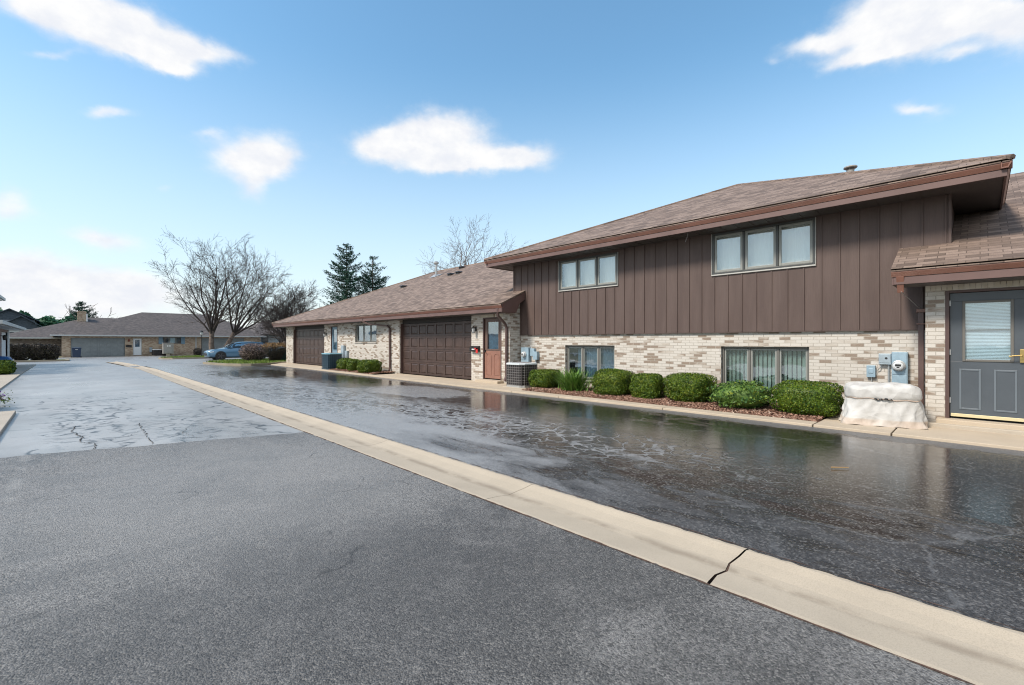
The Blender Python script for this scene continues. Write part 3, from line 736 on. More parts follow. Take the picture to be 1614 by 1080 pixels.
def garage_door(par, pl, u0, u1, z0, z1, mat, cols=8, rows=4, inset=.16):
    mb = MB(); bx(mb, pl, u0, u1, inset, inset + .04, z0, z1)
    H = (z1 - z0) / rows; Wd = (u1 - u0) / cols
    for r in range(rows):
        c, e = z0 + r * H, z0 + (r + 1) * H
        # section face stands proud, leaving a groove between sections and a sunk field round each raised panel
        for k in range(cols):
            a, b = u0 + k * Wd, u0 + (k + 1) * Wd; s = .055
            bx(mb, pl, a, a + s, inset - .018, inset, c + .008, e - .006); bx(mb, pl, b - s, b, inset - .018, inset, c + .008, e - .006)
            bx(mb, pl, a + s, b - s, inset - .018, inset, c + .008, c + .075); bx(mb, pl, a + s, b - s, inset - .018, inset, e - .075, e - .006)
            A, B, C2, E2 = a + s + .02, b - s - .02, c + .095, e - .095
            def pt(u, w, z): return (pl[1] + w, u, z) if pl[0] == 'X' else (u, pl[1] + w, z)
            o = [pt(A, inset, C2), pt(B, inset, C2), pt(B, inset, E2), pt(A, inset, E2)]; q = .03
            i_ = [pt(A + q, inset - .018, C2 + q), pt(B - q, inset - .018, C2 + q), pt(B - q, inset - .018, E2 - q), pt(A + q, inset - .018, E2 - q)]
            mb.rings([o, i_], cap1=True)
    return mb.build('garage_door', mat, par)
def slab(mb, poly, t=.05):
    n = len(poly); lo = [(p[0], p[1], p[2] - t) for p in poly]
    mb.poly(poly); mb.poly(lo[::-1])
    for i in range(n): j = (i + 1) % n; mb.quad(lo[i], lo[j], poly[j], poly[i])
def ridge(mb, a, b, r=.06):
    mb.tube([a, b], r, n=6, rot=.5)
def gutter_run(mb, a, b, out, h=.13, w=.12):
    """K-profile gutter from a to b (top outer line), out = unit vector pointing away from the house"""
    o = Vector(out); A = Vector(a); B = Vector(b)
    prof = [(0, 0), (0, -.022), (-.012, -.028), (-.012, -.06), (-.045, -h), (-w, -h), (-w, -.004), (-w + .012, -.004), (-w + .012, -h + .02), (-.055, -h + .02), (-.03, -.055), (-.022, -.004)]
    ra = [A + o * p[0] + Vector((0, 0, p[1])) for p in prof]; rb = [B + o * p[0] + Vector((0, 0, p[1])) for p in prof]
    mb.rings([ra, rb], cap0=True, cap1=True)

# ================================================================ the brick and timber house
HZ = 1.64; LS = .44; US = .414
hs = thing('townhouse', (10.8, 10, 0), 'long cream brick house with brown board siding above and garage wings under brown shingle roofs', 'house')
PM = ('X', 10.82); PG = ('X', 10.3)
lowwin = [(7.04, 8.78, .30, 1.31), (2.43, 4.18, .28, 1.31)]
upwin = [(6.9, 8.98, 2.97, 3.865), (2.31, 4.36, 2.97, 3.92)]
mb = MB()
wall(mb, PM, .3, 10.67, -.1, HZ + .03, lowwin)
gar_open = [(12.62, 17.50, .045, 2.38), (25.55, 30.45, .045, 2.38), (11.05, 12.0, .13, 2.24), (23.8, 24.65, .10, 2.24), (19.55, 21.75, 1.38, 2.26)]
wall(mb, PG, 10.67, 31.7, -.1, 2.40, gar_open)
wall(mb, ('Y', 10.664), 10.305, 10.81, -.1, 2.82, [])
wall(mb, ('Y', 31.5), 10.31, 25, -.1, 2.4, [])
wall(mb, PG, -8, .64, -.1, 2.40, [(-.56, .40, .17, 2.25)])
mb.box(10.31, 10.81, .42, .638, -.1, 2.5)
mb.build('brick_wall', M['brick'], hs)
# soldier courses over the doors
mb = MB()
for (a, b, z) in [(10.98, 12.1, 2.245)]:
    y = a
    while y < b: mb.box(10.292, 10.31, y, y + .06, z, min(z + .12, 2.36)); y += .066
mb.build('soldier_course', M['soldier'], hs); mb = MB()
y = -1.4
while y < .60: mb.box(10.290, 10.31, y, y + .058, 2.262, 2.345); y += .066
mb.build('soldier_course', M['soldier'], hs)
# siding with battens
mb = MB(); wall(mb, ('X', 10.775), .354, 10.95, HZ, 3.97, upwin, .04)
mb.box(10.78, 22, .354, .40, HZ, 3.97); mb.box(10.78, 22, 10.90, 10.95, HZ, 3.97)
y = .354 + .045
while y < 10.95:
    cuts = [(h[2] - .05, h[3] + .05) for h in upwin if h[0] - .03 < y < h[1] + .01]
    segs = [(HZ - .002, 3.97)] if not cuts else [(HZ - .002, cuts[0][0])]
    for a, b in segs:
        mb.box(10.757, 10.775, y, y + .024, a, b)
    y += .30
mb.box(10.752, 10.79, .340, .375, HZ - .004, 3.97); mb.box(10.752, 10.79, 10.93, 10.962, HZ - .004, 3.97)
mb.box(10.762, 10.815, .38, 10.92, HZ - .02, HZ - .003)
mb.build('siding', M['siding'], hs, bevel=.002)
mb = MB(); mb.box(11.2, 24, .6, 10.6, 0, 3.9); mb.box(10.75, 24, 11.2, 31.2, .0, 2.3); mb.box(10.75, 24, -7.9, .3, .0, 2.3)
mb.build('interior_core', M['room'], hs)
# upper hip roof
mb = MB(); e0, e1, ex, bx2 = -.34, 11.67, 10.07, 28.0; t = (e1 - e0) / 2; yr = (e0 + e1) / 2; zt = 4.165 + US * t
A, B = (ex, e0, 4.165), (ex, e1, 4.165); P1, P2 = (ex + t, yr, zt), (bx2 - t, yr, zt); C_, D_ = (bx2, e0, 4.165), (bx2, e1, 4.165)
slab(mb, [A, P1, B][::-1]); slab(mb, [A, C_, P2, P1]); slab(mb, [B, P1, P2, D_]); slab(mb, [C_, D_, P2])
for a, b in ((A, P1), (B, P1), (P1, P2)): ridge(mb, a, b, .045)
# garage wing roof
def low(x): return 2.615 + LS * (x - 9.67)
rx = 17.4; yh = 32.5 - (rx - 9.67)
slab(mb, [(9.67, 10.41, low(9.67)), (10.77, 10.41, low(10.77)), (10.77, 10.96, low(10.77)), (rx, 10.96, low(rx)), (rx, yh, low(rx)), (9.67, 32.5, low(9.67))])
slab(mb, [(9.67, 32.5, low(9.67)), (rx, yh, low(rx)), (2 * rx - 9.67, 32.5, low(9.67))])
slab(mb, [(rx, 10.96, low(rx)), (2 * rx - 9.67, 10.96, low(9.67)), (2 * rx - 9.67, 32.5, low(9.67)), (rx, yh, low(rx))])
ridge(mb, (9.67, 32.5, low(9.67)), (rx, yh, low(rx)), .05); ridge(mb, (rx, yh, low(rx)), (rx, 10.96, low(rx)), .05)
# entry wing roof
rx2 = 15.9
slab(mb, [(9.67, -8, low(9.67)), (rx2, -8, low(rx2)), (rx2, .348, low(rx2)), (10.77, .348, low(10.77)), (10.77, 1.02, low(10.77)), (9.67, 1.02, low(9.67))][::-1])
slab(mb, [(rx2, -8, low(rx2)), (2 * rx2 - 9.67, -8, low(9.67)), (2 * rx2 - 9.67, .348, low(9.67)), (rx2, .348, low(rx2))])
roof = mb.build('roof', M['shingle'], hs)
# flashing, vents and flue on the roofs
def box_vent(x, y, z):
    mb = MB(); mb.box(x - .12, x + .16, y - .14, y + .14, z - .08, z + .05)
    mb.rings([[(x - .2, y - .18, z + .05), (x + .2, y - .18, z + .07), (x + .2, y + .18, z + .07), (x - .2, y + .18, z + .05)],
              [(x - .15, y - .13, z + .11), (x + .16, y - .13, z + .12), (x + .16, y + .13, z + .12), (x - .15, y + .13, z + .11)]], cap0=True, cap1=True)
    mb.build('roof_vent', M['vent_dark'], roof, bevel=.01)
for x, y in [(14.2, 23.7), (15.4, 20.7), (15.5, 20.1), (16.9, 21.6), (16.9, 19.0)]: box_vent(x, y, low(x))
mb = MB(); z0 = low(15.9); mb.tube([(15.9, 22.8, z0 - .2), (15.9, 22.8, z0 + .72)], .065, 12); mb.tube([(15.9, 22.8, z0 + .70), (15.9, 22.8, z0 + .74), (15.9, 22.8, z0 + .84), (15.9, 22.8, z0 + .88)], [.10, .15, .15, .07], 12)
mb.rings([[(15.6, 22.5, z0 - .11), (16.2, 22.5, z0 + .15), (16.2, 23.1, z0 + .15), (15.6, 23.1, z0 - .11)], [(15.8, 22.7, z0 + .08), (16, 22.7, z0 + .1), (16, 22.9, z0 + .1), (15.8, 22.9, z0 + .08)]])
mb.build('flue_pipe', M['alu'], roof)
mb = MB(); zz = 4.165 + US * 2.43 + .12; mb.tube([(12.95, 2.09, zz - .4), (12.95, 2.09, zz + .09)], .075, 14); mb.tube([(12.95, 2.09, zz + .12), (12.95, 2.09, zz + .135), (12.95, 2.09, zz + .16), (12.95, 2.09, zz + .17)], [.12, .135, .13, .05], 16)
for a in range(4): mb.tube([(12.95 + .07 * math.cos(a * 1.57), 2.09 + .07 * math.sin(a * 1.57), zz + .07), (12.95 + .07 * math.cos(a * 1.57), 2.09 + .07 * math.sin(a * 1.57), zz + .13)], .010, 5)
mb.build('roof_vent', M['cabinet'], roof, smooth=False)
# soffits
mb = MB()
mb.box(10.156, 10.78, e0 + .086, e1 - .086, 3.935, 3.975); mb.box(10.78, 22, e0 + .086, .35, 3.935, 3.975); mb.box(10.78, 22, 10.96, e1 - .086, 3.935, 3.975)
mb.box(9.756, 10.3, 10.443, 32.4, 2.345, 2.365); mb.box(10.3, 24, 31.71, 32.4, 2.345, 2.365); mb.box(9.756, 10.3, -8, .988, 2.345, 2.365)
y = .1
while y < 11.3:
    mb.box(10.2, 10.74, y, y + .010, 3.928, 3.935); y += .3
mb.build('soffit', M['soffit'], hs)
# fascia boards
mb = MB()
mb.box(10.125, 10.155, e0 + .055, e1 - .055, 3.915, 4.022); mb.box(10.155, 22, e0 + .055, e0 + .085, 3.915, 4.022); mb.box(10.155, 22, e1 - .085, e1 - .055, 3.915, 4.022)
mb.box(9.725, 9.755, 10.442, 32.44, 2.352, 2.472); mb.box(9.755, 24, 32.41, 32.44, 2.352, 2.472); mb.box(9.725, 9.755, -8, .988, 2.352, 2.472)
for ya, yb in ((10.415, 10.44), (.99, 1.014)):      # sloping rake board with its boxed return
    mb.prism([(9.73, ya, 2.35), (10.36, ya, 2.35), (10.52, ya, 2.66), (10.77, ya, 2.80), (10.77, ya, low(10.77) - .06), (9.73, ya, low(9.73) - .05)], (0, yb - ya, 0))
mb.prism([(9.82, 10.44, 2.33), (10.34, 10.44, 2.33), (10.34, 10.44, 2.36), (9.82, 10.44, 2.36)], (0, .22, 0))
mb.build('fascia', M['fascia'], hs, bevel=.003)
mb = MB()
gutter_run(mb, (10.07, e0, 4.155), (10.07, e1, 4.155), (-1, 0, 0)); gutter_run(mb, (10.07, e0, 4.155), (22, e0, 4.155), (0, -1, 0)); gutter_run(mb, (10.07, e1, 4.155), (22, e1, 4.155), (0, 1, 0))
gutter_run(mb, (9.67, 10.41, 2.605), (9.67, 32.5, 2.605), (-1, 0, 0)); gutter_run(mb, (9.67, 32.5, 2.605), (22, 32.5, 2.605), (0, 1, 0)); gutter_run(mb, (9.67, -8, 2.605), (9.67, 1.02, 2.605), (-1, 0, 0))
mb.build('gutter', M['gutter'], hs)
def downspout(pts, r=.05):
    mb = MB(); mb.tube(pts, r, 4, rot=math.pi / 4)
    for p in pts[-2:-1]: pass
    o = mb.build('downspout', M['dpipe'], hs, bevel=.006); return o
downspout([(9.74, 10.62, 2.48), (9.74, 10.62, 2.36), (9.80, 10.68, 2.24), (10.18, 10.74, 1.98), (10.24, 10.75, 1.86), (10.24, 10.76, .30), (10.20, 10.78, .12)])
downspout([(9.74, 19.8, 2.48), (9.74, 19.75, 2.34), (9.85, 19.4, 2.22), (10.2, 18.4, 2.12), (10.24, 18.25, 2.0), (10.24, 18.22, .3), (10.20, 18.2, .12)])
o = downspout([(10.70, .72, 1.98), (10.70, .72, .30), (10.64, .72, .10)], .052)
mb = MB(); mb.prism([(9.70, .86, 2.48), (9.70, .96, 2.48), (9.77, .95, 2.22), (9.77, .87, 2.22)], (.055, 0, 0)); mb.build('downspout_elbow', M['gutter'], hs, bevel=.004)
MB().box(10.64, 10.76, .66, .78, 1.93, 1.99).build('pipe_bracket', M['gutter'], hs, bevel=.004); MB().box(10.643, 10.757, .663, .777, 1.72, 1.74).build('pipe_bracket', M['gutter'], hs, bevel=.003)
mb = MB(); mb.tube([(9.76, .9, 2.23), (10.2, .82, 2.12), (10.62, .73, 1.99)], .006, 5); mb.build('hanging_wire', M['ac_wire'], hs)
mb = MB(); mb.tube([(10.3, 4.72, 3.955), (10.31, 4.74, 3.86), (10.33, 4.8, 3.74)], .005, 5); mb.build('hanging_wire', M['ac_wire'], hs)
# windows
window(hs, ('X', 10.775), *upwin[0], 3, ('up', 'ppp', M['curtain_white']))
window(hs, ('X', 10.775), *upwin[1], 3, ('up', 'ppp', M['curtain_white']))
window(hs, PM, *lowwin[0], 3, ('low', 'pph', M['room_blue']))
window(hs, PM, *lowwin[1], 3, ('low', 'vvv', M['curtain_green']))
window(hs, PG, *gar_open[4][:4], 3, ('low', 'hpp', M['room_blue']))
# brick sills under the lower windows
for (a, b, c, d) in lowwin: MB().box(10.785, 10.90, a - .04, b + .04, c - .05, c).build('sill', M['brick'], hs, bevel=.004)
MB().box(10.27, 10.38, 19.5, 21.8, 1.335, 1.38).build('sill', M['brick'], hs, bevel=.004)
# garage doors in their recesses
for (a, b) in ((12.62, 17.5), (25.55, 30.45)):
    garage_door(hs, PG, a + .03, b - .03, .05, 2.17, M['gdoor'], inset=.17)
    mb = MB(); bx(MB(), PG, a, b, .14, .21, 2.18, 2.38).build('door_header', M['header'], hs); bx(MB(), PG, a, a + .028, .05, .21, .045, 2.18).build('door_jamb', M['trim_brown'], hs, bevel=.004); bx(MB(), PG, b - .028, b, .05, .21, .045, 2.18).build('door_jamb', M['trim_brown'], hs, bevel=.004)
def entry_door(pl, a, b, z0, z1, slab_mat, mould_mat, glass_z, behind, panels=2, handle_side=-1, inset=.05, arch=False, name_frame=M['trim_brown'], frw=.05):
    m = .145 if slab_mat is M['door_grey'] else .11
    fr = MB(); bx(fr, pl, a, a + frw, inset - .055, inset + .06, z0, z1); bx(fr, pl, b - frw, b, inset - .055, inset + .06, z0, z1); bx(fr, pl, a + frw, b - frw, inset - .055, inset + .06, z1 - .04, z1)
    door = MB(); A, B = a + frw + .004, b - frw - .004; Z0, Z1 = z0 + .03, z1 - .045
    g0, g1 = glass_z
    bx(door, pl, A, B, inset, inset + .04, Z0, g0); bx(door, pl, A, B, inset, inset + .04, g1, Z1); bx(door, pl, A, A + m, inset, inset + .04, g0, g1); bx(door, pl, B - m, B, inset, inset + .04, g0, g1)
    d = door.build('door', slab_mat, hs if pl[0] != 'Y' else CUR[0], bevel=.003)
    fr.build('door_frame', name_frame, hs if pl[0] != 'Y' else CUR[0], bevel=.004)
    gf = MB(); q = .035
    for (x0, x1, y0, y1) in ((A + m, A + m + q, g0, g1), (B - m - q, B - m, g0, g1), (A + m + q, B - m - q, g0, g0 + q), (A + m + q, B - m - q, g1 - q, g1)): bx(gf, pl, x0, x1, inset - .012, inset + .03, y0, y1)
    gf.build('glass_frame', M['frame'] if slab_mat is M['door_grey'] else slab_mat, d, bevel=.005)
    bx(MB(), pl, A + m + q, B - m - q, inset + .012, inset + .016, g0 + q, g1 - q).build('pane', M['glass'], d)
    bm = MB()
    if behind == 'slats':
        z = g0 + q
        while z < g1 - q:
            bx(bm, pl, A + m + q, B - m - q, inset + .045, inset + .062, z, z + .017); z += .0225
        bm.build('blind', M['blind'], d)
        bx(MB(), pl, A + m + .01, B - m - .01, inset + .018, inset + .03, (g0 + g1) / 2 + .01, (g0 + g1) / 2 + .03).build('glass_bar', M['frame_dark'], d)
    else: bx(bm, pl, A + m + q, B - m - q, inset + .05, inset + .055, g0, g1).build('curtain', behind, d)
    bx(MB(), pl, A, B, inset + .12, inset + .13, Z0, Z1).build('inner_door', M['room'], d)
    pm = MB(); Wd = (B - A) / panels
    for k in range(panels):
        x0, x1 = A + k * Wd + (.11 if k == 0 else .07), A + (k + 1) * Wd - (.11 if k == panels - 1 else .07); y0, y1 = Z0 + .13, g0 - .12; w = .026
        if not arch:
            for (p0, p1, r0, r1) in ((x0, x0 + w, y0, y1), (x1 - w, x1, y0, y1), (x0 + w, x1 - w, y0, y0 + w), (x0 + w, x1 - w, y1 - w, y1)): bx(pm, pl, p0, p1, inset - .009, inset, r0, r1)
        else:
            c = (x0 + x1) / 2; r = (x1 - x0) / 2
            pts = [(x0, y0)] + [(c - r * math.cos(t), y1 - r * .9 + r * .9 * math.sin(t)) for t in np.linspace(0, math.pi, 9)] + [(x1, y0), (x0, y0)]
            pm.tube([(pl[1] + inset - .012, u, z) for u, z in pts], .011, 6)
    pm.build('door_moulding', mould_mat, d, bevel=0 if arch else .003)
    return d
CUR = [hs]
dr = entry_door(('X', 10.3), -.56, .40, .17, 2.25, M['door_grey'], M['door_mould'], (1.10, 2.07), 'slats')
mb = MB(); bx(mb, PG, -.50, .335, .036, .05, .205, .255); mb.build('kick_strip', M['brass_pale'], dr, bevel=.003)
mb = MB(); bx(mb, PG, -.465, -.42, .02, .048, 1.10, 1.30); mb.tube([(10.31, -.443, 1.21), (10.26, -.440, 1.21), (10.255, -.36, 1.205), (10.265, -.31, 1.19)], .010, 8); mb.build('handle', M['brass'], dr, bevel=.004)
for z in (.42, 1.2, 2.0): bx(MB(), PG, .335, .35, .03, .05, z, z + .09).build('hinge', M['alu'], dr)
mb = MB(); mb.box(10.10, 10.33, -1.2, .50, -.05, .172); mb.build('door_step', M['conc'], hs, bevel=.012)
mb = MB(); mb.box(10.02, 10.28, -1.6, .66, -.05, .105); mb.build('door_step', M['conc_grey'], hs, bevel=.012)
dr2 = entry_door(('X', 10.3), 11.05, 12.0, .13, 2.24, M['door_dark'], M['door_pink'], (1.13, 2.12), M['room_blue'], arch=True)
bx(MB(), PG, 11.11, 11.94, .040, .0495, .17, 1.10).build('lower_panel', M['door_pink'], dr2, bevel=.003)
mb = MB(); bx(mb, PG, 11.88, 11.91, .01, .048, 1.05, 1.13); mb.tube([(10.31, 11.895, 1.08), (10.27, 11.895, 1.08), (10.265, 11.82, 1.08)], .01, 6); mb.build('handle', M['black'], dr2)
mb = MB(); mb.box(10.02, 10.34, 10.95, 12.1, -.05, .125); mb.build('door_step', M['conc'], hs, bevel=.012)
dr3 = entry_door(('X', 10.3), 23.8, 24.65, .10, 2.24, M['door_blue'], M['door_blue'], (.95, 2.1), M['room_blue'])
# ================================================================ things on the walls
def lantern(y, z, label):
    t = thing('wall_lantern', (10.3, y, z), label, 'lamp', 'wall lanterns by the garage doors')
    mb = MB(); mb.box(10.275, 10.299, y - .035, y + .035, z - .05, z + .09); mb.tube([(10.28, y, z + .06), (10.23, y, z + .15), (10.18, y, z + .14), (10.17, y, z + .10)], .009, 6)
    mb.build('bracket', M['black'], t)
    mb = MB(); c = (10.17, y)
    def ring(r, zz): return [(c[0] + r * math.cos(a * math.pi / 3), c[1] + r * math.sin(a * math.pi / 3), zz) for a in range(6)]
    mb.rings([ring(.085, z + .05), ring(.05, z + .085), ring(.012, z + .12)], cap0=True, cap1=True); mb.rings([ring(.05, z - .12), ring(.055, z - .105), ring(.055, z - .1)], cap0=True, cap1=True)
    for a in range(6): p, q = ring(.05, z - .1)[a], ring(.075, z + .05)[a]; mb.tube([p, q], .005, 4)
    mb.build('lantern_cage', M['black'], t)
    mb = MB(); mb.rings([ring(.043, z - .1), ring(.067, z + .048)], cap0=True, cap1=True); mb.build('lantern_glass', M['lampglass'], t)
lantern(12.36, 1.83, 'black wall lantern between the near double garage door and the salmon door')
lantern(25.2, 1.80, 'black wall lantern on the brick beside the far garage door')
t = thing('mailbox', (10.3, 12.32, 1.1), 'black wall mailbox with a red flag on the brick beside the salmon door', 'mailbox')
mb = MB(); mb.rings([[(10.295 - d, y, z) for d, z in ((0, 1.07), (.10, 1.07), (.12, 1.10), (.12, 1.21), (.06, 1.26), (0, 1.27))] for y in (12.14, 12.58)], cap0=True, cap1=True); mb.build('box', M['black'], t, bevel=.006)
mb = MB(); mb.box(10.165, 10.178, 12.12, 12.22, 1.02, 1.20); mb.box(10.165, 10.178, 12.12, 12.30, 1.15, 1.2); mb.build('flag', M['red'], t, bevel=.003)
mb = MB(); mb.box(10.168, 10.174, 12.38, 12.44, 1.13, 1.17); mb.box(10.168, 10.174, 12.30, 12.35, 1.13, 1.17); mb.build('number_plate', M['print'], t)

def meter_cabinet(par, y0, y1, z0, z1, mat, name='meter_cabinet'):
    mb = MB(); mb.box(10.70, 10.818, y0, y1, z0, z1); mb.box(10.692, 10.70, y0 + .012, y1 - .012, z0 + .36 * (z1 - z0), z1 - .012); mb.box(10.694, 10.70, y0 + .012, y1 - .012, z0 + .012, z0 + .34 * (z1 - z0))
    return mb.build(name, mat, par, bevel=.005)
def meter(y, z, par, r=.085):
    mb = MB(); mb.tube([(10.70, y, z), (10.66, y, z), (10.655, y, z)], [r * 1.15, r * 1.15, r], 20); mb.build('meter_ring', M['alu'], par)
    mb = MB(); mb.tube([(10.66, y, z), (10.60, y, z), (10.585, y, z)], [r * .9, r * .88, r * .6], 20, cap=True); mb.build('meter_dial', M['lampglass'], par)
    mb = MB(); mb.box(10.580, 10.588, y - .04, y + .04, z - .005, z + .03); mb.box(10.580, 10.588, y - .02, y + .02, z - .035, z - .015); mb.build('dial_marks', M['black'], par)
t = thing('electric_meter', (10.82, 1.01, .63), 'tall pale blue meter cabinet with a round glass dial right of the grill cover', 'electric meter')
meter_cabinet(t, .90, 1.12, .60, 1.23, M['steel_blue']); meter(1.02, .985, t)
mb = MB(); mb.tube([(10.78, 1.16, .6), (10.78, 1.16, .35), (10.80, 1.16, .2)], .014, 8); mb.build('conduit', M['steel'], t)
t = thing('utility_box', (10.82, 1.22, 1.0), 'square grey blue junction box left of the tall meter cabinet', 'utility box')
mb = MB(); mb.box(10.74, 10.818, 1.13, 1.31, 1.0, 1.20); mb.box(10.733, 10.74, 1.14, 1.30, 1.03, 1.19); mb.build('box', M['steel'], t, bevel=.004)
mb = MB(); mb.tube([(10.735, 1.2, 1.115), (10.728, 1.2, 1.115)], .02, 10); mb.build('lock', M['black'], t)
mb = MB(); mb.tube([(10.79, 1.17, 1.0), (10.79, 1.17, .4), (10.80, 1.17, .1)], .016, 8); mb.tube([(10.78, 1.27, 1.0), (10.77, 1.30, .93), (10.79, 1.33, .88)], .007, 6); mb.build('conduit', M['alu'], t)
t = thing('utility_box', (10.82, 1.42, .75), 'small blue telephone box above the left end of the grill cover', 'utility box')
mb = MB(); mb.box(10.75, 10.818, 1.36, 1.49, .755, .975); mb.box(10.742, 10.75, 1.39, 1.46, .83, .92); mb.build('box', M['steel_blue'], t, bevel=.006)
mb = MB(); mb.tube([(10.79, 1.42, .76), (10.79, 1.42, .3)], .008, 6); mb.build('conduit', M['alu'], t)
t = thing('electric_meter', (10.82, 10.37, .7), 'tall pale blue meter cabinet behind the slatted air conditioner by the salmon door', 'electric meter')
meter_cabinet(t, 10.2, 10.54, .60, 1.23, M['steel_blue']); meter(10.38, 1.0, t)
t = thing('utility_box', (10.82, 10.0, .9), 'small grey blue utility box right of the meter behind the slatted air conditioner', 'utility box')
mb = MB(); mb.box(10.72, 10.818, 9.98, 10.15, .96, 1.20); mb.box(10.70, 10.818, 9.84, 10.02, .84, 1.10); mb.build('box', M['steel_blue'], t, bevel=.005)
mb = MB(); mb.tube([(10.78, 9.95, .85), (10.78, 9.95, .2)], .02, 8); mb.build('conduit', M['steel'], t)
t = thing('electric_meter', (10.3, 22.9, .6), 'pale meter cabinets on the brick between the navy unit and the far window', 'electric meter')
mb = MB(); mb.box(10.17, 10.29, 22.8, 23.12, .5, 1.22); mb.box(10.19, 10.29, 22.45, 22.7, .6, .95); mb.build('meter_cabinet', M['steel'], t, bevel=.005)
mb = MB(); mb.tube([(10.26, 22.6, .6), (10.26, 22.6, .1)], .02, 6); mb.build('conduit', M['steel'], t)

# ================================================================ air conditioners
def ac_unit(cx, cy, w, h, z0, label, body, wire, top, rotation=0, core=None):
    t = thing('air_conditioner', (cx, cy, z0), label, 'air conditioner')
    a = w / 2; b = a - .05
    mb = MB(); mb.box(cx - a - .03, cx + a + .03, cy - a - .03, cy + a + .03, z0 - .06, z0); mb.build('base_slab', M['conc_grey'], t, bevel=.01)
    mb = MB(); mb.box(cx - b, cx + b, cy - b, cy + b, z0, z0 + h - .04); mb.build('coil', body, t)
    mb = MB(); oct_ = lambda r, z: [(cx + x, cy + y, z) for x, y in ((-r, -r + .12), (-r + .12, -r), (r - .12, -r), (r, -r + .12), (r, r - .12), (r - .12, r), (-r + .12, r), (-r, r - .12))]
    mb.rings([oct_(a + .012, z0 + h - .05), oct_(a + .012, z0 + h - .012), oct_(a - .02, z0 + h)], cap0=True, cap1=True)
    mb.build('lid', top, t)
    mb = MB(); mb.rings([oct_(a + .006, z0 + .0), oct_(a + .006, z0 + .05)], cap0=True, cap1=True); mb.build('base_pan', M['alu'] if core is None else body, t)
    mb = MB(); n = 9
    for k in range(n):
        z = z0 + .06 + (h - .12) * k / (n - 1); mb.rings([oct_(a, z), oct_(a, z + .009), oct_(a - .008, z + .009), oct_(a - .008, z), oct_(a, z)])
    for s in range(4):
        for k in range(7):
            u = -a + .12 + (2 * a - .24) * k / 6
            x, y = ((cx - a - .004, cy + u), (cx + u, cy - a - .004), (cx + a + .004, cy + u), (cx + u, cy + a + .004))[s]
            mb.box(x - .004, x + .004, y - .004, y + .004, z0 + .04, z0 + h - .05)
    mb.build('grille', wire, t)
    mb = MB()
    for k in range(7):
        r = .06 + .04 * k; p = [(cx + r * math.cos(q * math.pi / 10), cy + r * math.sin(q * math.pi / 10), z0 + h + .012) for q in range(21)]; mb.tube(p, .004, 4)
    mb.build('fan_guard', M['ac_wire'], t)
    return t
ac_unit(9.98, 9.80, .76, .72, .055, 'slatted dark air conditioner with a pale lid beside the salmon door', M['ac_core'], M['ac_wire'], M['ac_white'])
ac_unit(9.55, 22.72, .80, .80, .04, 'navy air conditioner with a light blue lid beside three clipped bushes', M['ac_navy'], M['ac_navyw'], M['ac_teal'], core=1)

# ================================================================ covered grill
t = thing('covered_grill', (9.80, 1.16, .045), 'cream canvas covered grill tied with a strap beside the brown downspout', 'grill cover')
def cover_ring(z, L_, D_, jit, seed, n=168, pw=4.0, cx=9.80, cy=1.16, tilt=0):
    r_ = random.Random(seed); ph = [r_.uniform(0, 6.28) for _ in range(6)]; out = []
    for i in range(n):
        a = 2 * math.pi * i / n; c, s = math.cos(a), math.sin(a)
        k = (abs(c) ** pw + abs(s) ** pw) ** (-1 / pw)
        rg_ = lambda q: 1 - 2 * abs(math.sin(q))                       # sharp ridge folds that wander diagonally with height
        j = 1 + jit * (.55 * rg_(2.5 * a + 3.1 * z + .4) + .45 * rg_(3.5 * a - 5.2 * z + 1.9) + .35 * rg_(6.5 * a + 7.5 * z + 2.2) + .22 * rg_(10.5 * a - 9 * z) + .18 * math.sin(3 * a + ph[0]))
        x, y = D_ * c * k * j, L_ * s * k * j; rz_ = .28
        out.append((cx + x * math.cos(rz_) - y * math.sin(rz_), cy + x * math.sin(rz_) + y * math.cos(rz_), z + tilt * math.sin(a * 3 + ph[4]) + .008 * math.sin(13 * a + ph[5])))
    return out
lay = [(.048, .59, .395, .050, 3, .0), (.054, .59, .395, .050, 3, .0)] + [(.054 + .40 * q / 12, .588 - .105 * (q / 12) ** .8, .393 - .08 * (q / 12) ** .8, .10 - .055 * q / 12, 3, .003) for q in range(1, 13)]
lay += [(.470, .474, .306, .016, 6, .006), (.482, .484, .314, .016, 6, .006), (.500, .496, .326, .020, 7, .006), (.535, .497, .329, .034, 7, .006), (.575, .496, .328, .034, 7, .006), (.615, .490, .324, .030, 7, .006), (.650, .481, .318, .024, 7, .008), (.682, .468, .307, .013, 7, .008), (.705, .43, .272, .012, 7, .010), (.718, .36, .215, .012, 7, .010), (.724, .24, .14, .012, 7, .008), (.727, .10, .06, .01, 7, .004)]
mb = MB(); mb.rings([cover_ring(z, a, b, j, s, tilt=tl) for z, a, b, j, s, tl in lay], cap1=True); cv_o = mb.build('canvas_cover', M['cover'], t, smooth=True, subsurf=1)
tx = bpy.data.textures.new('folds', 'CLOUDS'); tx.noise_scale = .34; tx.noise_depth = 1
dm = cv_o.modifiers.new('folds', 'DISPLACE'); dm.texture = tx; dm.strength = .035; dm.mid_level = .5; dm.texture_coords = 'LOCAL'
mb = MB(); r0 = cover_ring(.48, .480, .311, .010, 6, tilt=.008)
mb.tube(r0 + [r0[0]], .011, 6); mb.build('strap', simple('beige strap', (.42, .33, .27), .7), t)
mb = MB(); p = [r0[i] for i in range(76, 90)]; mb.tube([(x - .016, y - .006, z + .012 * math.sin(i * 1.7) - .002) for i, (x, y, z) in enumerate(p)], [.006, .012, .014, .008, .012, .016, .009, .006, .013, .015, .011, .013, .012, .006], 6); mb.build('strap_tie', M['black'], t)

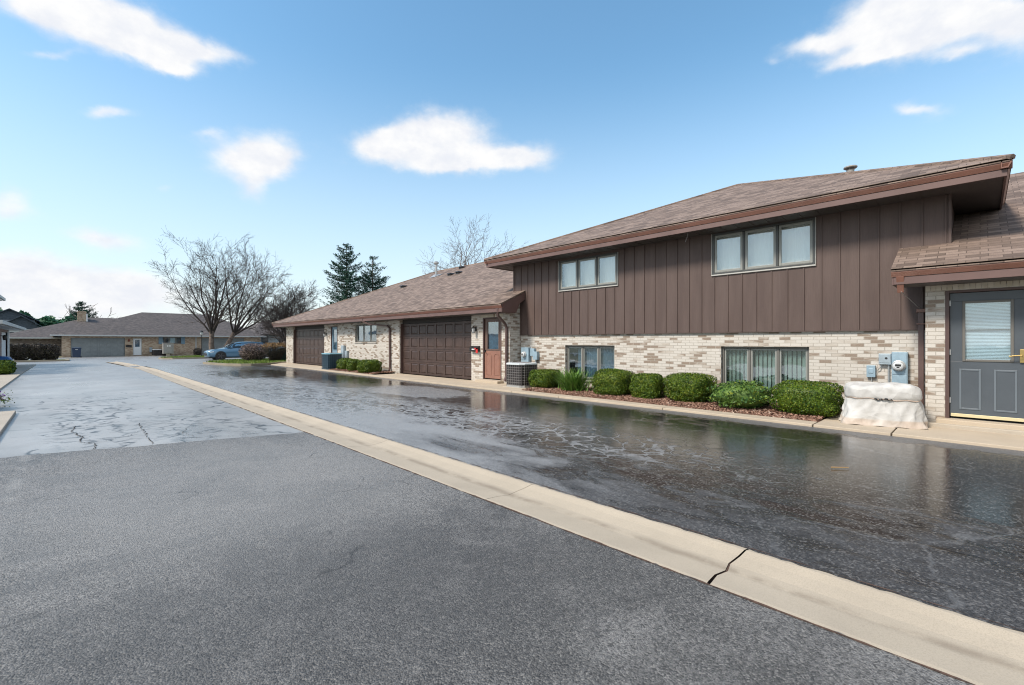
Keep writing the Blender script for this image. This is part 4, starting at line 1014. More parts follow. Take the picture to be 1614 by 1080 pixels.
# ================================================================ clipped shrubs
def superell(n, a, b, c, pw, rg, noise=.05, zmin=-.75, seed=0):
    d = rg.normal(0, 1, (n, 3)); d /= np.linalg.norm(d, axis=1, keepdims=True)
    k = ((abs(d[:, 0]) ** pw + abs(d[:, 1]) ** pw + abs(d[:, 2]) ** pw) ** (-1 / pw))[:, None]
    w = np.array([math.sin(seed + 1), math.cos(seed * 2.1), 1.7])
    lump = 1 + noise * (np.sin(d @ (w * 5) + seed) + np.sin(d @ (w[::-1] * 9) + 2 * seed) * .6)[:, None]
    P = d * k * lump * np.array([a, b, c]); Nn = np.sign(d) * abs(d) ** (pw - 1) / np.array([a, b, c]); Nn /= np.linalg.norm(Nn, axis=1, keepdims=True)
    return P, Nn
def shrub(cx, cy, w, h, label, z0=.03, d=None, n=13000, leaf=.030, pw=3.8, mat='box_leaf', group='clipped evergreen bushes in the mulch bed', taper=.0, core=True, name='clipped_bush', cat='bush', noise=.045, spread=.055):
    t = thing(name, (cx, cy, z0), label, cat, group); sd_ = cx * 3 + cy
    a, b, c = (d or w) * .40, w * .42, h * .455
    P, Nn = superell(n, a, b, c, pw, rng, noise, seed=sd_)
    P *= (1 - np.abs(rng.normal(0, spread, (n, 1))).clip(0, .45) + rng.uniform(0, .03, (n, 1)))
    z = P[:, 2:3] / c
    P[:, :2] *= (1 + taper * z)
    P += np.array([cx, cy, z0 + c + .02]); V, F = leaf_quads(P, Nn, leaf, .75, rng, .75)
    np_mesh('foliage', V, F, M[mat], t)
    if core:
        nu, nv = 24, 14; rows = []
        for j in range(nv + 1):
            th = math.pi * (j / nv - .5) * .999; row = []
            for i in range(nu):
                ph = 2 * math.pi * i / nu; dx, dy, dz = math.cos(th) * math.cos(ph), math.cos(th) * math.sin(ph), math.sin(th)
                k = (abs(dx) ** pw + abs(dy) ** pw + abs(dz) ** pw) ** (-1 / pw) * .87
                row.append((cx + dx * k * a * (1 + taper * dz * k), cy + dy * k * b * (1 + taper * dz * k), z0 + c + .02 + dz * k * c))
            rows.append(row)
        MB().rings(rows).build('inner_growth', M[mat], t, smooth=True)
    mb = MB()
    for k in range(6):
        q = rnd.uniform(0, 6.28); mb.tube([(cx + .03 * math.cos(q), cy + .03 * math.sin(q), z0 - .05), (cx + a * .4 * math.cos(q), cy + b * .4 * math.sin(q), z0 + h * .3)], [.012, .006], 5)
    mb.build('stem', M['twig'], t)
    return t
shrub(10.02, 8.86, 1.02, .57, 'boxy low clipped bush right of the slatted air conditioner', z0=.06)
shrub(9.98, 6.52, 1.10, .72, 'wide clipped bush right of the strappy plant under the left basement window')
shrub(9.95, 5.55, .84, .65, 'narrow rounded clipped bush between two wider ones before the blank brick wall')
shrub(10.08, 4.58, 1.12, .70, 'clipped bush narrower at its foot, just left of the loose speckled shrub', taper=.10)
shrub(9.95, 2.27, 1.24, .68, 'largest clipped bush beside the cream grill cover', n=10000)
shrub(9.85, 3.40, 1.34, .62, 'loose shrub with yellow speckled leaves between two clipped bushes', n=5200, leaf=.048, pw=2.2, mat='yew_leaf', group=None, name='loose_shrub', noise=.12, spread=.16)
shrub(9.72, 21.5, .92, .60, 'clipped bush next to the navy air conditioner, leftmost of three', n=3500, leaf=.05, group='three clipped bushes near the far garage')
shrub(9.55, 20.25, .72, .60, 'small clipped bush in the middle of the three near the far garage', n=3000, leaf=.05, group='three clipped bushes near the far garage')
shrub(9.55, 18.78, 1.12, .62, 'wide clipped bush nearest the brown downspout by the double garage', n=4000, leaf=.05, group='three clipped bushes near the far garage')
# strappy plant
t = thing('strappy_plant', (10.2, 7.75, .04), 'spiky strappy leaved plant below the left basement window', 'plant')
V = []; F = []
for k in range(560):
    a = rnd.uniform(0, 6.283); L_ = rnd.uniform(.45, .85); up = rnd.uniform(.75, 1.4); px_, py_ = 9.92 + rnd.gauss(0, .10), 7.78 + rnd.gauss(0, .16); w = rnd.uniform(.012, .021); prev = None
    for s in range(5):
        f = s / 4; r = L_ * f * math.cos(up) + f * f * .10; z = .05 + L_ * math.sin(up) * f - .16 * f * f * L_; ww = w * (1 - f * .85)
        c = (px_ + r * math.cos(a), py_ + r * math.sin(a)); o = (-math.sin(a) * ww, math.cos(a) * ww)
        V += [(c[0] - o[0], c[1] - o[1], z), (c[0] + o[0], c[1] + o[1], z)]
        if s: i = len(V) - 4; F.append((i, i + 1, i + 3, i + 2))
np_mesh('leaves', V, F, M['fern_leaf'], t)
# left edge bushes
shrub(-2.02, 28.6, 1.15, .62, 'clipped bush at the left edge behind the footpath, farther of two', n=3500, leaf=.06, z0=.05, group='clipped bushes at the left edge')
shrub(-1.62, 14.35, 1.25, .55, 'clipped bush at the left edge beside violet flowers, nearer of two', n=5500, leaf=.032, z0=.04, group='clipped bushes at the left edge')
t = thing('violet_flowers', (-1.05, 14.9, .05), 'small clump of violet flowers beside the left edge bush', 'flowers')
P = rng.normal(0, 1, (40, 3)) * np.array([.06, .22, .04]) + np.array([-1.06, 15.2, .20]); V, F = leaf_quads(P, np.tile([0, 0, 1.], (40, 1)), .04, .9, rng, .8); np_mesh('petals', V, F, M['flower'], t)
P = rng.normal(0, 1, (160, 3)) * np.array([.08, .25, .06]) + np.array([-1.02, 15.2, .14]); V, F = leaf_quads(P, np.tile([0, 0, 1.], (160, 1)), .05, .5, rng, .9); np_mesh('leaves', V, F, M['box_leaf'], t)

# ================================================================ mulch beds
def mulch(x0, x1, y0, y1, n, zc, sz=.05):
    mb = MB(); nx, ny = 10, max(2, int((y1 - y0) / .12)); rows = []
    for j in range(ny + 1):
        y = y0 + (y1 - y0) * j / ny
        rows.append([(x0 + (x1 - x0) * i / nx, y, zc + (.045 * math.sin(min(1, i / 4) * 1.57) + .012 * math.sin(i * 1.3 + y * 5) + rnd.uniform(-.006, .006) if i else -.005)) for i in range(nx + 1)])
    mb.rings(rows, close=False).build('mulch_bed', M['soil'], kind='structure', smooth=True)
    x = rng.uniform(x0 - .01, x1, n); y = rng.uniform(y0, y1, n); z = zc + .045 * np.sin(np.minimum(1, (x - x0).clip(0) / (x1 - x0) * 2.5) * 1.57) + rng.uniform(.004, .028, n)
    V, F = leaf_quads(np.stack([x, y, z], 1), np.tile([-.25, 0, 1.], (n, 1)), sz, .5, rng, .55)
    o = np_mesh('mulch', V, F, M['mulch']); return o
tag(mulch(9.22, 10.80, 1.94, 9.1, 26000, .03), 'reddish bark mulch under the row of clipped bushes', 'mulch', kind='stuff')
tag(mulch(9.15, 10.28, 17.9, 22.2, 6000, .03, .06), 'reddish bark mulch under the three far bushes', 'mulch', kind='stuff')
o = tag(mulch(10.29, 10.80, .66, 1.94, 1500, .03), 'dark mulch against the wall behind the grill cover', 'mulch', kind='stuff')

# ================================================================ bare trees
def bare_tree(base, height, spread, label, limbs=8, seed=1, trunk=.28, lean=(0, 0), fork=.18, dens=1.0, twmat='twig', trunk_h=None, levels=4, group=None, minr=.011, flat=1.0, name='bare_tree'):
    r_ = random.Random(seed); t = thing(name, base, label, 'tree', group)
    tm, bm = MB(), MB(); bx_, by_, bz_ = base; H = height; th = trunk_h or H * fork
    def grow(p, d, L, r, lev):
        n = 5 if lev < 2 else 4 if lev == 2 else 3; pts = [p]; rr = [r]; q = Vector(p); dd = Vector(d).normalized(); kids = []
        for i in range(n):
            dd = (dd + Vector((r_.gauss(0, .11), r_.gauss(0, .11), r_.gauss(.03, .08)))).normalized()
            q = q + dd * (L / n); pts.append(q.copy()); rr.append(max(minr * .7, r * (1 - .78 * (i + 1) / n)))
            kids.append((q.copy(), dd.copy(), rr[-1], (i + 1) / n))
        (tm if lev == 0 else bm).tube(pts, rr, 7 if lev < 2 else 4 if lev == 2 else 3, cap=False)
        if lev >= levels: return
        for (q, dd, rad, f) in kids:
            k = 3 if lev == 3 and dens > .75 else 2
            for _ in range(k):
                if r_.random() > dens: continue
                ax = Vector((r_.gauss(0, 1), r_.gauss(0, 1), r_.gauss(0, 1))).cross(dd)
                if ax.length < .01: continue
                ax.normalize(); from mathutils import Quaternion
                nd = Quaternion(ax, R(r_.uniform(22, 52))) @ dd; nd.z = nd.z * .9 + .06
                grow(q, nd, L * r_.uniform(.36, .60) * (1.15 - .35 * f), max(minr, rad * r_.uniform(.5, .72)), lev + 1)
    top = Vector(base) + Vector((lean[0] * th, lean[1] * th, th))
    tm.tube([Vector(base) - Vector((0, 0, .2)), Vector(base) + Vector((0, 0, .15)), (Vector(base) + top) / 2 + Vector((r_.gauss(0, .05), r_.gauss(0, .05), 0)), top], [trunk * 1.5, trunk * 1.08, trunk * .88, trunk * .78], 12, cap=False)
    for k in range(limbs):
        a = 6.283 * k / limbs + r_.uniform(-.3, .3); tilt = r_.uniform(.15, 1.0) * spread
        d = Vector((math.cos(a) * tilt + lean[0], (math.sin(a) * tilt + lean[1]) * flat, r_.uniform(.8, 1.1)))
        st = top - Vector((0, 0, r_.uniform(0, th * .25)))
        grow(st, d, (H - th) * r_.uniform(.62, .82) * (1 + .12 * tilt), trunk * r_.uniform(.34, .5), 1)
    tm.build('trunk', M['bark'], t, smooth=True); bm.build('crown', M[twmat], t)
    return t
bare_tree((10.75, 55, gz(55) + .05), 11.2, .88, 'large bare tree with a mottled trunk behind the blue car, left of the pair', limbs=9, seed=17, trunk=.27, dens=.82, trunk_h=2.6, lean=(-.02, 0), group='pair of bare trees by the car')
bare_tree((11.75, 55.6, gz(55) + .05), 11.2, .80, 'bare tree leaning right with a forked trunk behind the blue car, right of the pair', limbs=6, seed=12, trunk=.26, trunk_h=2.5, lean=(.42, -.05), dens=.82, group='pair of bare trees by the car')
bare_tree((15.5, 48, gz(48)), 6.9, 1.0, 'low dense bare ornamental tree just left of the brown garage wing', limbs=9, seed=21, trunk=.22, trunk_h=1.6, twmat='twig')
bare_tree((27.6, 34.5, 0), 12.0, .58, 'bare tree rising behind the brown garage roof near the flue pipe', limbs=10, seed=33, trunk=.30, trunk_h=3.5, dens=.62, twmat='twig_pale')
bare_tree((2.2, 120, -.3), 8.5, 1.0, 'hazy bare tree beyond the far chimney', limbs=7, seed=41, trunk=.2, dens=.7, twmat='twig_pale', levels=3, minr=.04)
bare_tree((19.5, 60, -.3), 6.2, 1.0, 'small bare tree in front of the blue grey house', limbs=7, seed=51, trunk=.16, levels=4, dens=.8)

def spruce(base, H, w, label, seed, sparse=0.0, name='spruce_tree'):
    r_ = random.Random(seed); t = thing(name, base, label, 'tree', 'spruces behind the garage wing'); x, y, z = base
    tm = MB(); tm.tube([(x, y, z), (x + .05, y, z + H * .5), (x, y, z + H)], [.22, .12, .02], 8); tm.build('trunk', M['bark'], t)
    P = []; Nn = []; bm = MB(); zz = .9
    while zz < H - .15:
        f = zz / H; L = w * (1 - f) ** .62 * r_.uniform(.72, 1.1) + .12; nb = 8 if f < .8 else 5
        for k in range(nb):
            if r_.random() < sparse * (.4 + f): continue
            a = r_.uniform(0, 6.283); Lk = L * r_.uniform(.6, 1.1); droop = .30 * (1 - f) ; pts = []
            for s in range(6):
                q = s / 5; pts.append(Vector((x + math.cos(a) * Lk * q, y + math.sin(a) * Lk * q, z + zz - droop * Lk * q + .38 * Lk * q * q)))
            bm.tube(pts, [.035, .03, .022, .016, .012, .008], 3, cap=False)
            m = int(60 * Lk / w * 3.2) + 8
            for _ in range(m):
                q = r_.uniform(.12, 1.03); i = min(4, int(q * 5)); c = pts[i].lerp(pts[i + 1], q * 5 - i); sw = .30 * (1.1 - q) + .06
                P.append((c.x + r_.gauss(0, sw * .6), c.y + r_.gauss(0, sw * .6), c.z - abs(r_.gauss(0, .13)) + .05)); Nn.append((math.cos(a) * .3, math.sin(a) * .3, 1))
        zz += r_.uniform(.20, .34)
    bm.build('limb', M['bark'], t)
    V, F = leaf_quads(np.array(P), np.array(Nn), .20, .42, rng, .8); np_mesh('crown', V, F, M['needle'], t)
spruce((23.56, 52, -.2), 13.1, 4.9, 'tall spruce with a bare pointed tip behind the brown garage roof', 3, .12)
spruce((27.0, 52.3, -.2), 12.2, 4.7, 'sparser spruce with thin top right of the tall one behind the garage roof', 8, .30)
spruce((1.9, 108, -.3), 8.6, 3.8, 'small dark evergreen beside the far chimney', 14, .1, 'evergreen_tree')
# evergreen belt far left
n = 9000; P = rng.uniform(0, 1, (n, 3)); X_ = -13 + P[:, 0] * 14.5; hh = 6.6 - .05 * (X_ + 13) + .8 * np.sin(X_ * 1.3) * np.cos(X_ * .7)
P = np.stack([X_, 118 + 4 * P[:, 1], -.3 + hh * P[:, 2] ** .7 + rng.normal(0, .25, n)], 1)
V, F = leaf_quads(P, np.tile([-.2, -1, .5], (n, 1)), .75, .7, rng, .7); o = np_mesh('evergreen_belt', V, F, M['pine']); tag(o, 'dense green belt of evergreens beyond the far left roofs', 'trees', kind='stuff')

# ================================================================ twiggy bushes and hedge
def twiggy(cx, cy, w, h, label, leafm, z0, n=2500, leaf=.05, topm=None, flare=.0, seed=2, name='twiggy_bush', group=None, pw=2.4, d=None, stems=260):
    t = thing(name, (cx, cy, z0), label, 'bush', group); r_ = random.Random(seed); mb = MB(); a, b, c = w / 2, (d or w) / 2, h / 2
    for k in range(stems):
        v = Vector((r_.gauss(0, 1), r_.gauss(0, 1), r_.gauss(.2, 1))).normalized(); kk = (abs(v.x) ** pw + abs(v.y) ** pw + abs(v.z) ** pw) ** (-1 / pw)
        e = Vector((cx + v.x * kk * a * (1 + flare * v.z), cy + v.y * kk * b * (1 + flare * v.z), z0 + c + v.z * kk * c)); s = Vector((cx + r_.gauss(0, .12) * w, cy + r_.gauss(0, .12) * (d or w), z0))
        m = s.lerp(e, .5) + Vector((r_.gauss(0, .06), r_.gauss(0, .06), r_.gauss(0, .05)))
        mb.tube([s, m, e], [.014, .009, .005], 3, cap=False)
        for _ in range(3):
            q = m.lerp(e, r_.random()); mb.tube([q, q + Vector((r_.gauss(0, .12), r_.gauss(0, .12), r_.gauss(.06, .1)))], [.006, .004], 3, cap=False)
    mb.build('stem', M['twig'], t)
    P, Nn = superell(n, a, b, c, pw, rng, .04, seed=seed); P *= 1 - np.abs(rng.normal(0, .16, (n, 1))).clip(0, .6); P[:, :2] *= 1 + flare * P[:, 2:3] / c
    P += np.array([cx, cy, z0 + c]); V, F = leaf_quads(P, Nn, leaf, .7, rng, .8)
    if topm:
        hi = P[:, 2] + rng.normal(0, .06, n) > z0 + h * .74; V4 = V.reshape(-1, 4, 3)
        np_mesh('foliage', V4[~hi].reshape(-1, 3), np.arange(4 * (~hi).sum()).reshape(-1, 4), M[leafm], t); np_mesh('brown_tips', V4[hi].reshape(-1, 3), np.arange(4 * hi.sum()).reshape(-1, 4), M[topm], t)
    else: np_mesh('foliage', V, F, M[leafm], t)
    return t
twiggy(9.42, 35.6, 1.80, 1.22, 'rounded twiggy reddish grey bush on the grass island before the blue car', 'twig_leaf', .08, n=3600, leaf=.06, seed=4, stems=420)
twiggy(10.14, 33.4, 1.14, 1.26, 'clipped dark bush with brown top on the grass island', 'hedge_leaf', .08, n=5200, leaf=.06, topm='hedge_brown', flare=.62, seed=6, pw=4.0, stems=200)
twiggy(11.45, 66.5, .9, .95, 'round bare shrub against the tan wall under the windows', 'hedge_leaf', -.3, n=900, leaf=.09, seed=8, group='shrubs against the tan wall', stems=120)
twiggy(8.6, 68.4, 1.0, .85, 'dark shrub right of the far wall meters', 'hedge_leaf', -.3, n=900, leaf=.09, seed=9, group='shrubs against the tan wall', stems=120)
for k, cx in enumerate((-3.55, -2.65, -1.75, -.95)):
    twiggy(cx, 54.6 + .15 * k, 1.08, 1.42 - .03 * k, ['clipped dark hedge bush touching the left house, first from the left', 'clipped dark hedge bush, second from the left in the far row', 'clipped dark hedge bush, third from the left in the far row', 'clipped dark hedge bush nearest the tan garage, last of the far row'][k], 'hedge_leaf', gz(54) + .05, n=2000, leaf=.09, seed=60 + k, pw=3.6, group='dark clipped hedge row before the far house', d=1.1, stems=180, name='hedge_bush')

# ================================================================ car
def car():
    x0, yc, z0 = 8.32, 45.2, gz(45) ; L = 4.95
    t = thing('parked_car', (x0 + L / 2, yc, z0), 'blue sloping roof car parked across behind the grass island bushes', 'car')
    # stations: x, half width, sill z, belt z, top z (centre), top half width
    S_ = [(0.00, .62, .34, .62, .66, .55), (.10, .78, .24, .70, .76, .66), (.35, .88, .20, .78, .85, .74), (.85, .92, .20, .86, .94, .76), (1.25, .93, .20, .92, 1.00, .76), (1.40, .93, .20, .94, 1.05, .70),
          (1.75, .93, .20, .95, 1.28, .62), (2.10, .93, .20, .96, 1.45, .58), (2.50, .93, .20, .97, 1.52, .57), (3.00, .93, .20, .98, 1.54, .57), (3.60, .93, .20, 1.00, 1.53, .56), (4.20, .92, .22, 1.02, 1.47, .55), (4.60, .90, .26, 1.04, 1.38, .56), (4.86, .84, .32, 1.00, 1.12, .60), (4.95, .72, .42, .90, .94, .60)]
    rows = []
    for x, hw, s, b, tp, tw in S_:
        half = [(hw * .90, s), (hw, s + .12), (hw * 1.0, (s + b) / 2), (hw * .985, b - .06), (hw * .95, b), (tw + (hw * .95 - tw) * .45, b + (tp - b) * .62), (tw, tp - .035), (tw * .55, tp - .005)]
        ring = [(x0 + x, yc - y, z0 + z) for y, z in half] + [(x0 + x, yc, z0 + tp)] + [(x0 + x, yc + y, z0 + z) for y, z in half[::-1]]
        rows.append(ring)
    body = MB().rings(rows, cap0=True, cap1=True).build('body', M['carpaint'], t, smooth=True)
    g = MB()
    for s in (-1, 1):                   # side windows lie just outside the greenhouse
        pts = []
        for x, hw, s_, b, tp, tw in S_[5:13]:
            lo = (hw * .95 + .004, b + .02); k = .86; up = (tw + (hw * .95 - tw) * (.10), b + (tp - b) * k)
            pts.append(((x0 + x, yc + s * lo[0], z0 + lo[1]), (x0 + x, yc + s * (up[0] + .02), z0 + up[1])))
        g.rings([list(p) for p in pts], close=False)
    g.build('side_window', M['carglass'], t)
    g = MB(); a, b_ = S_[5], S_[8]
    g.rings([[(x0 + S_[i][0] - .01, yc + q * (S_[i][5] - .03), z0 + S_[i][4] + .014 - abs(q) * .03) for q in (-1, -.5, 0, .5, 1)] for i in (5, 6, 7)], close=False); g.build('windscreen', M['carglass'], t)
    g = MB(); g.rings([[(x0 + S_[i][0] + .01, yc + q * (S_[i][5] - .03), z0 + S_[i][4] + .014 - abs(q) * .03) for q in (-1, -.5, 0, .5, 1)] for i in (10, 11, 12)], close=False); g.build('rear_window', M['carglass'], t)
    for wx in (.93, 3.80):
        for s in (-1, 1):
            yy = yc + s * .80; tk = -s
            ar = MB(); ar.tube([(x0 + wx, yc + s * .55, z0 + .34), (x0 + wx, yc + s * .938, z0 + .34)], .40, 28); ar.build('wheel_arch', M['car_trim'], t)
            w = MB(); w.tube([(x0 + wx, yc + s * .72, z0 + .34), (x0 + wx, yc + s * .74, z0 + .34), (x0 + wx, yc + s * .94, z0 + .34), (x0 + wx, yc + s * .955, z0 + .34)], [.31, .345, .345, .31], 28); wo = w.build('wheel', M['rubber'], t)
            rm = MB()
            for k in range(5):
                a = k * 1.2566; c = (x0 + wx, yc + s * .960, z0 + .34); rm.prism([(c[0] + .03 * math.cos(a + 1.2), c[1], c[2] + .03 * math.sin(a + 1.2)), (c[0] + .24 * math.cos(a + .16), c[1], c[2] + .24 * math.sin(a + .16)), (c[0] + .24 * math.cos(a - .16), c[1], c[2] + .24 * math.sin(a - .16)), (c[0] + .03 * math.cos(a - 1.2), c[1], c[2] + .03 * math.sin(a - 1.2))], (0, .012 * s, 0))
            rm.build('rim', M['rim_dark'], wo)
    for s in (-1, 1):
        h = MB(); h.rings([[(x0 + .10, yc + s * .60, z0 + .66), (x0 + .14, yc + s * .785, z0 + .66), (x0 + .14, yc + s * .785, z0 + .60), (x0 + .08, yc + s * .60, z0 + .60)], [(x0 + .02, yc + s * .60, z0 + .665), (x0 + .42, yc + s * .905, z0 + .715), (x0 + .42, yc + s * .915, z0 + .665), (x0 + .02, yc + s * .62, z0 + .61)]], cap1=True); h.build('headlight', M['headlamp'], t)
        m_ = MB(); m_.rings([[(x0 + 1.62, yc + s * (.93 + d), z0 + 1.0 + zz) for d, zz in ((0, 0), (.17, .0), (.19, .05), (.17, .11), (.02, .10))], [(x0 + 1.74, yc + s * (.93 + d), z0 + 1.0 + zz) for d, zz in ((0, 0), (.17, .0), (.19, .05), (.17, .11), (.02, .10))]], cap0=True, cap1=True); m_.build('wing_mirror', M['carpaint'], t, bevel=.01)
    b = MB(); b.rings([[(x0 - .012, yc + q * .58, z0 + z) for q in (-1, 1)] for z in (.36, .56)], close=False); b.box(x0 + .1, x0 + 4.6, yc - .90, yc + .90, z0 + .15, z0 + .22); b.build('lower_trim', M['car_trim'], t)
car()

# ================================================================ bins, cabinet, lamp post
def wheelie(cx, cy, z, label, mat, w=.58, h=1.02, yaw=0):
    t = thing('wheeled_bin', (cx, cy, z), label, 'bin'); a = w / 2
    mb = MB(); mb.rings([[(cx + sx * (a - .06), cy + sy * (a - .06), z + .04) for sx, sy in ((-1, -1), (1, -1), (1, 1), (-1, 1))], [(cx + sx * a, cy + sy * a, z + h - .10) for sx, sy in ((-1, -1), (1, -1), (1, 1), (-1, 1))]], cap0=True, cap1=True); mb.build('bin_body', mat, t, bevel=.02)
    mb = MB(); mb.rings([[(cx + sx * (a + .03), cy + sy * (a + .03), z + h - .10) for sx, sy in ((-1, -1), (1, -1), (1, 1), (-1, 1))], [(cx + sx * (a + .01), cy + sy * (a + .01), z + h - .03) for sx, sy in ((-1, -1), (1, -1), (1, 1), (-1, 1))], [(cx + sx * (a - .12), cy + sy * (a - .12), z + h) for sx, sy in ((-1, -1), (1, -1), (1, 1), (-1, 1))]], cap0=True, cap1=True); mb.build('lid', mat, t, bevel=.01)
    for s in (-1, 1): mb = MB(); mb.tube([(cx + s * (a - .04), cy + a - .05, z + .1), (cx + s * (a + .02), cy + a - .05, z + .1)], .10, 14); mb.build('wheel', M['rubber'], t)
    mb = MB(); mb.box(cx - .1, cx + .1, cy - a - .006, cy - a + .03, z + h - .24, z + h - .2); mb.build('sticker', M['print'], t)
wheelie(.78, 66.6, gz(66.6), 'navy wheeled bin before the wide grey garage door', M['plastic_navy'], .72, 1.08)
wheelie(10.78, 33.9, .0, 'dark green wheeled bin behind the end brick pier', M['plastic_green'], .55, 1.0)
t = thing('utility_cabinet', (6.7, 52.2, gz(52)), 'grey utility cabinet on a post on the small grass island', 'utility cabinet')
z = gz(52) + .1
mb = MB(); mb.box(6.32, 7.10, 52.0, 52.4, z + .38, z + 1.34); mb.box(6.28, 7.14, 51.96, 52.44, z + 1.34, z + 1.38); mb.box(6.35, 6.98, 51.985, 52.0, z + .42, z + 1.28); mb.build('cabinet_body', M['cabinet'], t, bevel=.01)
mb = MB(); mb.box(6.58, 6.84, 52.08, 52.32, z - .1, z + .38); mb.build('pedestal', M['conc_grey'], t, bevel=.01)
mb = MB()
for k in range(2): mb.box(6.62 + .16 * k, 6.70 + .16 * k, 51.975, 51.985, z + 1.02, z + 1.16)
mb.build('label_plate', M['print'], t)
t = thing('lamp_post', (9.55, 53.6, gz(53)), 'thin black post lamp with a pale globe in front of the tan wall', 'street lamp')
z = gz(53.6) + .1
mb = MB(); mb.tube([(9.55, 53.6, z - .1), (9.55, 53.6, z + .15), (9.55, 53.6, z + .2), (9.55, 53.6, z + 2.15)], [.07, .07, .035, .03], 8); mb.build('pole', M['black'], t)
mb = MB(); mb.tube([(9.55, 53.6, z + 2.15), (9.55, 53.6, z + 2.2), (9.55, 53.6, z + 2.42)], [.05, .09, .14], 8); mb.build('lamp_glass', M['lampglass'], t)
mb = MB(); mb.tube([(9.55, 53.6, z + 2.42), (9.55, 53.6, z + 2.46), (9.55, 53.6, z + 2.6)], [.18, .17, .02], 8); mb.build('lamp_cap', M['black'], t)

# ================================================================ far house facing the camera
fh = thing('far_house', (9, 75, -.31), 'long low tan brick house with two grey garage doors under a grey brown hip roof', 'house'); CUR = [fh]
PF = ('Y', 69.7); G0 = -.31
ops = [(.35, 4.91, G0, 1.83), (5.62, 6.44, G0 + .08, 1.80), (8.4, 10.43, 1.15, 1.97), (12.44, 17.28, G0, 1.87)]
mb = MB(); wall(mb, PF, -.36, 19.3, G0 - .1, 2.12, ops); mb.box(-.36, -.14, 69.93, 82, G0, 2.12); mb.box(19.08, 19.3, 69.93, 82, G0, 2.12); mb.build('brick_wall', M['brick_tan'], fh)
mb = MB(); mb.box(-.1, 19.0, 70.6, 82, G0, 2.05); mb.build('interior_core', M['room'], fh)
garage_door(fh, PF, .38, 4.88, G0, 1.83, M['gdoor_grey'], 8, 4, .1); garage_door(fh, PF, 12.47, 17.25, G0, 1.87, M['gdoor_grey'], 8, 4, .1)
entry_door(PF, 5.62, 6.44, G0 + .08, 1.80, M['door_white'], M['door_white'], (.75, 1.65), M['room_blue'], name_frame=M['frame_light'])
window(fh, PF, 8.4, 10.43, 1.15, 1.97, 3, ('far', 'opo', M['curtain_white']))
mb = MB(); 
for x in (8.25, 10.48): mb.box(x - .22, x + .18, 69.64, 69.69, 1.12, 1.98)
mb.build('shutter', M['door_blue'], fh)
mb = MB(); ev = 2.17; rr = 8.3; x0, x1 = -1.15, 19.75; y0, y1 = 69.05, 69.05 + 2 * rr; zt = ev + .375 * rr
slab(mb, [(x0, y0, ev), (x1, y0, ev), (x1 - rr * .6, y0 + rr, zt), (x0 + rr, y0 + rr, zt)]); slab(mb, [(x0, y0, ev), (x0 + rr, y0 + rr, zt), (x0, y1, ev)]); slab(mb, [(x0, y1, ev), (x0 + rr, y0 + rr, zt), (x1 - rr * .6, y0 + rr, zt), (x1, y1, ev)]); slab(mb, [(x1, y0, ev), (x1, y1, ev), (x1 - rr * .6, y0 + rr, zt)])
mb.build('roof', M['shingle_grey'], fh)
mb = MB(); mb.box(x0 - .1, x1 + .1, y0 - .12, y0, ev - .16, ev - .01); mb.box(x0 - .1, x0, y0, y1, ev - .16, ev - .01); mb.build('gutter', M['eave_grey'], fh, bevel=.02)
mb = MB(); mb.box(x0, x1, y0, 69.7, ev - .12, ev - .1); mb.build('soffit', M['soffit'], fh)
mb = MB(); mb.box(11.75, 11.86, 69.58, 69.69, G0, 2.05); mb.build('downspout', M['eave_grey'], fh)
lt = thing('wall_lantern', (5.25, 69.68, 1.55), 'small dark lantern beside the white far door', 'lamp')
mb = MB(); mb.tube([(5.25, 69.60, 1.42), (5.25, 69.60, 1.46), (5.25, 69.60, 1.62), (5.25, 69.60, 1.7)], [.04, .08, .10, .03], 8); mb.box(5.2, 5.3, 69.62, 69.69, 1.5, 1.6); mb.build('lantern_cage', simple('rusty lantern', (.20, .05, .03), .5), lt)
mt = thing('mailbox', (5.25, 69.68, .95), 'dark mailbox below the lantern beside the white far door', 'mailbox')
mb = MB(); mb.rings([[(x, 69.69 - d, z) for d, z in ((0, .78), (.12, .78), (.13, .92), (.06, 1.0), (0, 1.0))] for x in (4.98, 5.5)], cap0=True, cap1=True); mb.box(5.0, 5.48, 69.545, 69.56, .84, .87); mb.build('box', M['black'], mt)
t = thing('electric_meter', (7.3, 69.68, .3), 'pale meters and pipes on the tan wall right of the white far door', 'electric meter')
mb = MB(); mb.box(7.15, 7.4, 69.55, 69.69, .15, .72); mb.box(7.5, 7.7, 69.57, 69.69, .1, .5); mb.tube([(7.9, 69.6, -.3), (7.9, 69.6, .3), (7.98, 69.55, .35)], .05, 6); mb.build('meter_cabinet', M['steel'], t)
ac_unit(7.75, 68.7, .86, .72, G0 + .06, 'dark air conditioner under the meters of the tan house', M['ac_core'], M['ac_core'], M['ac_white'], core=1)

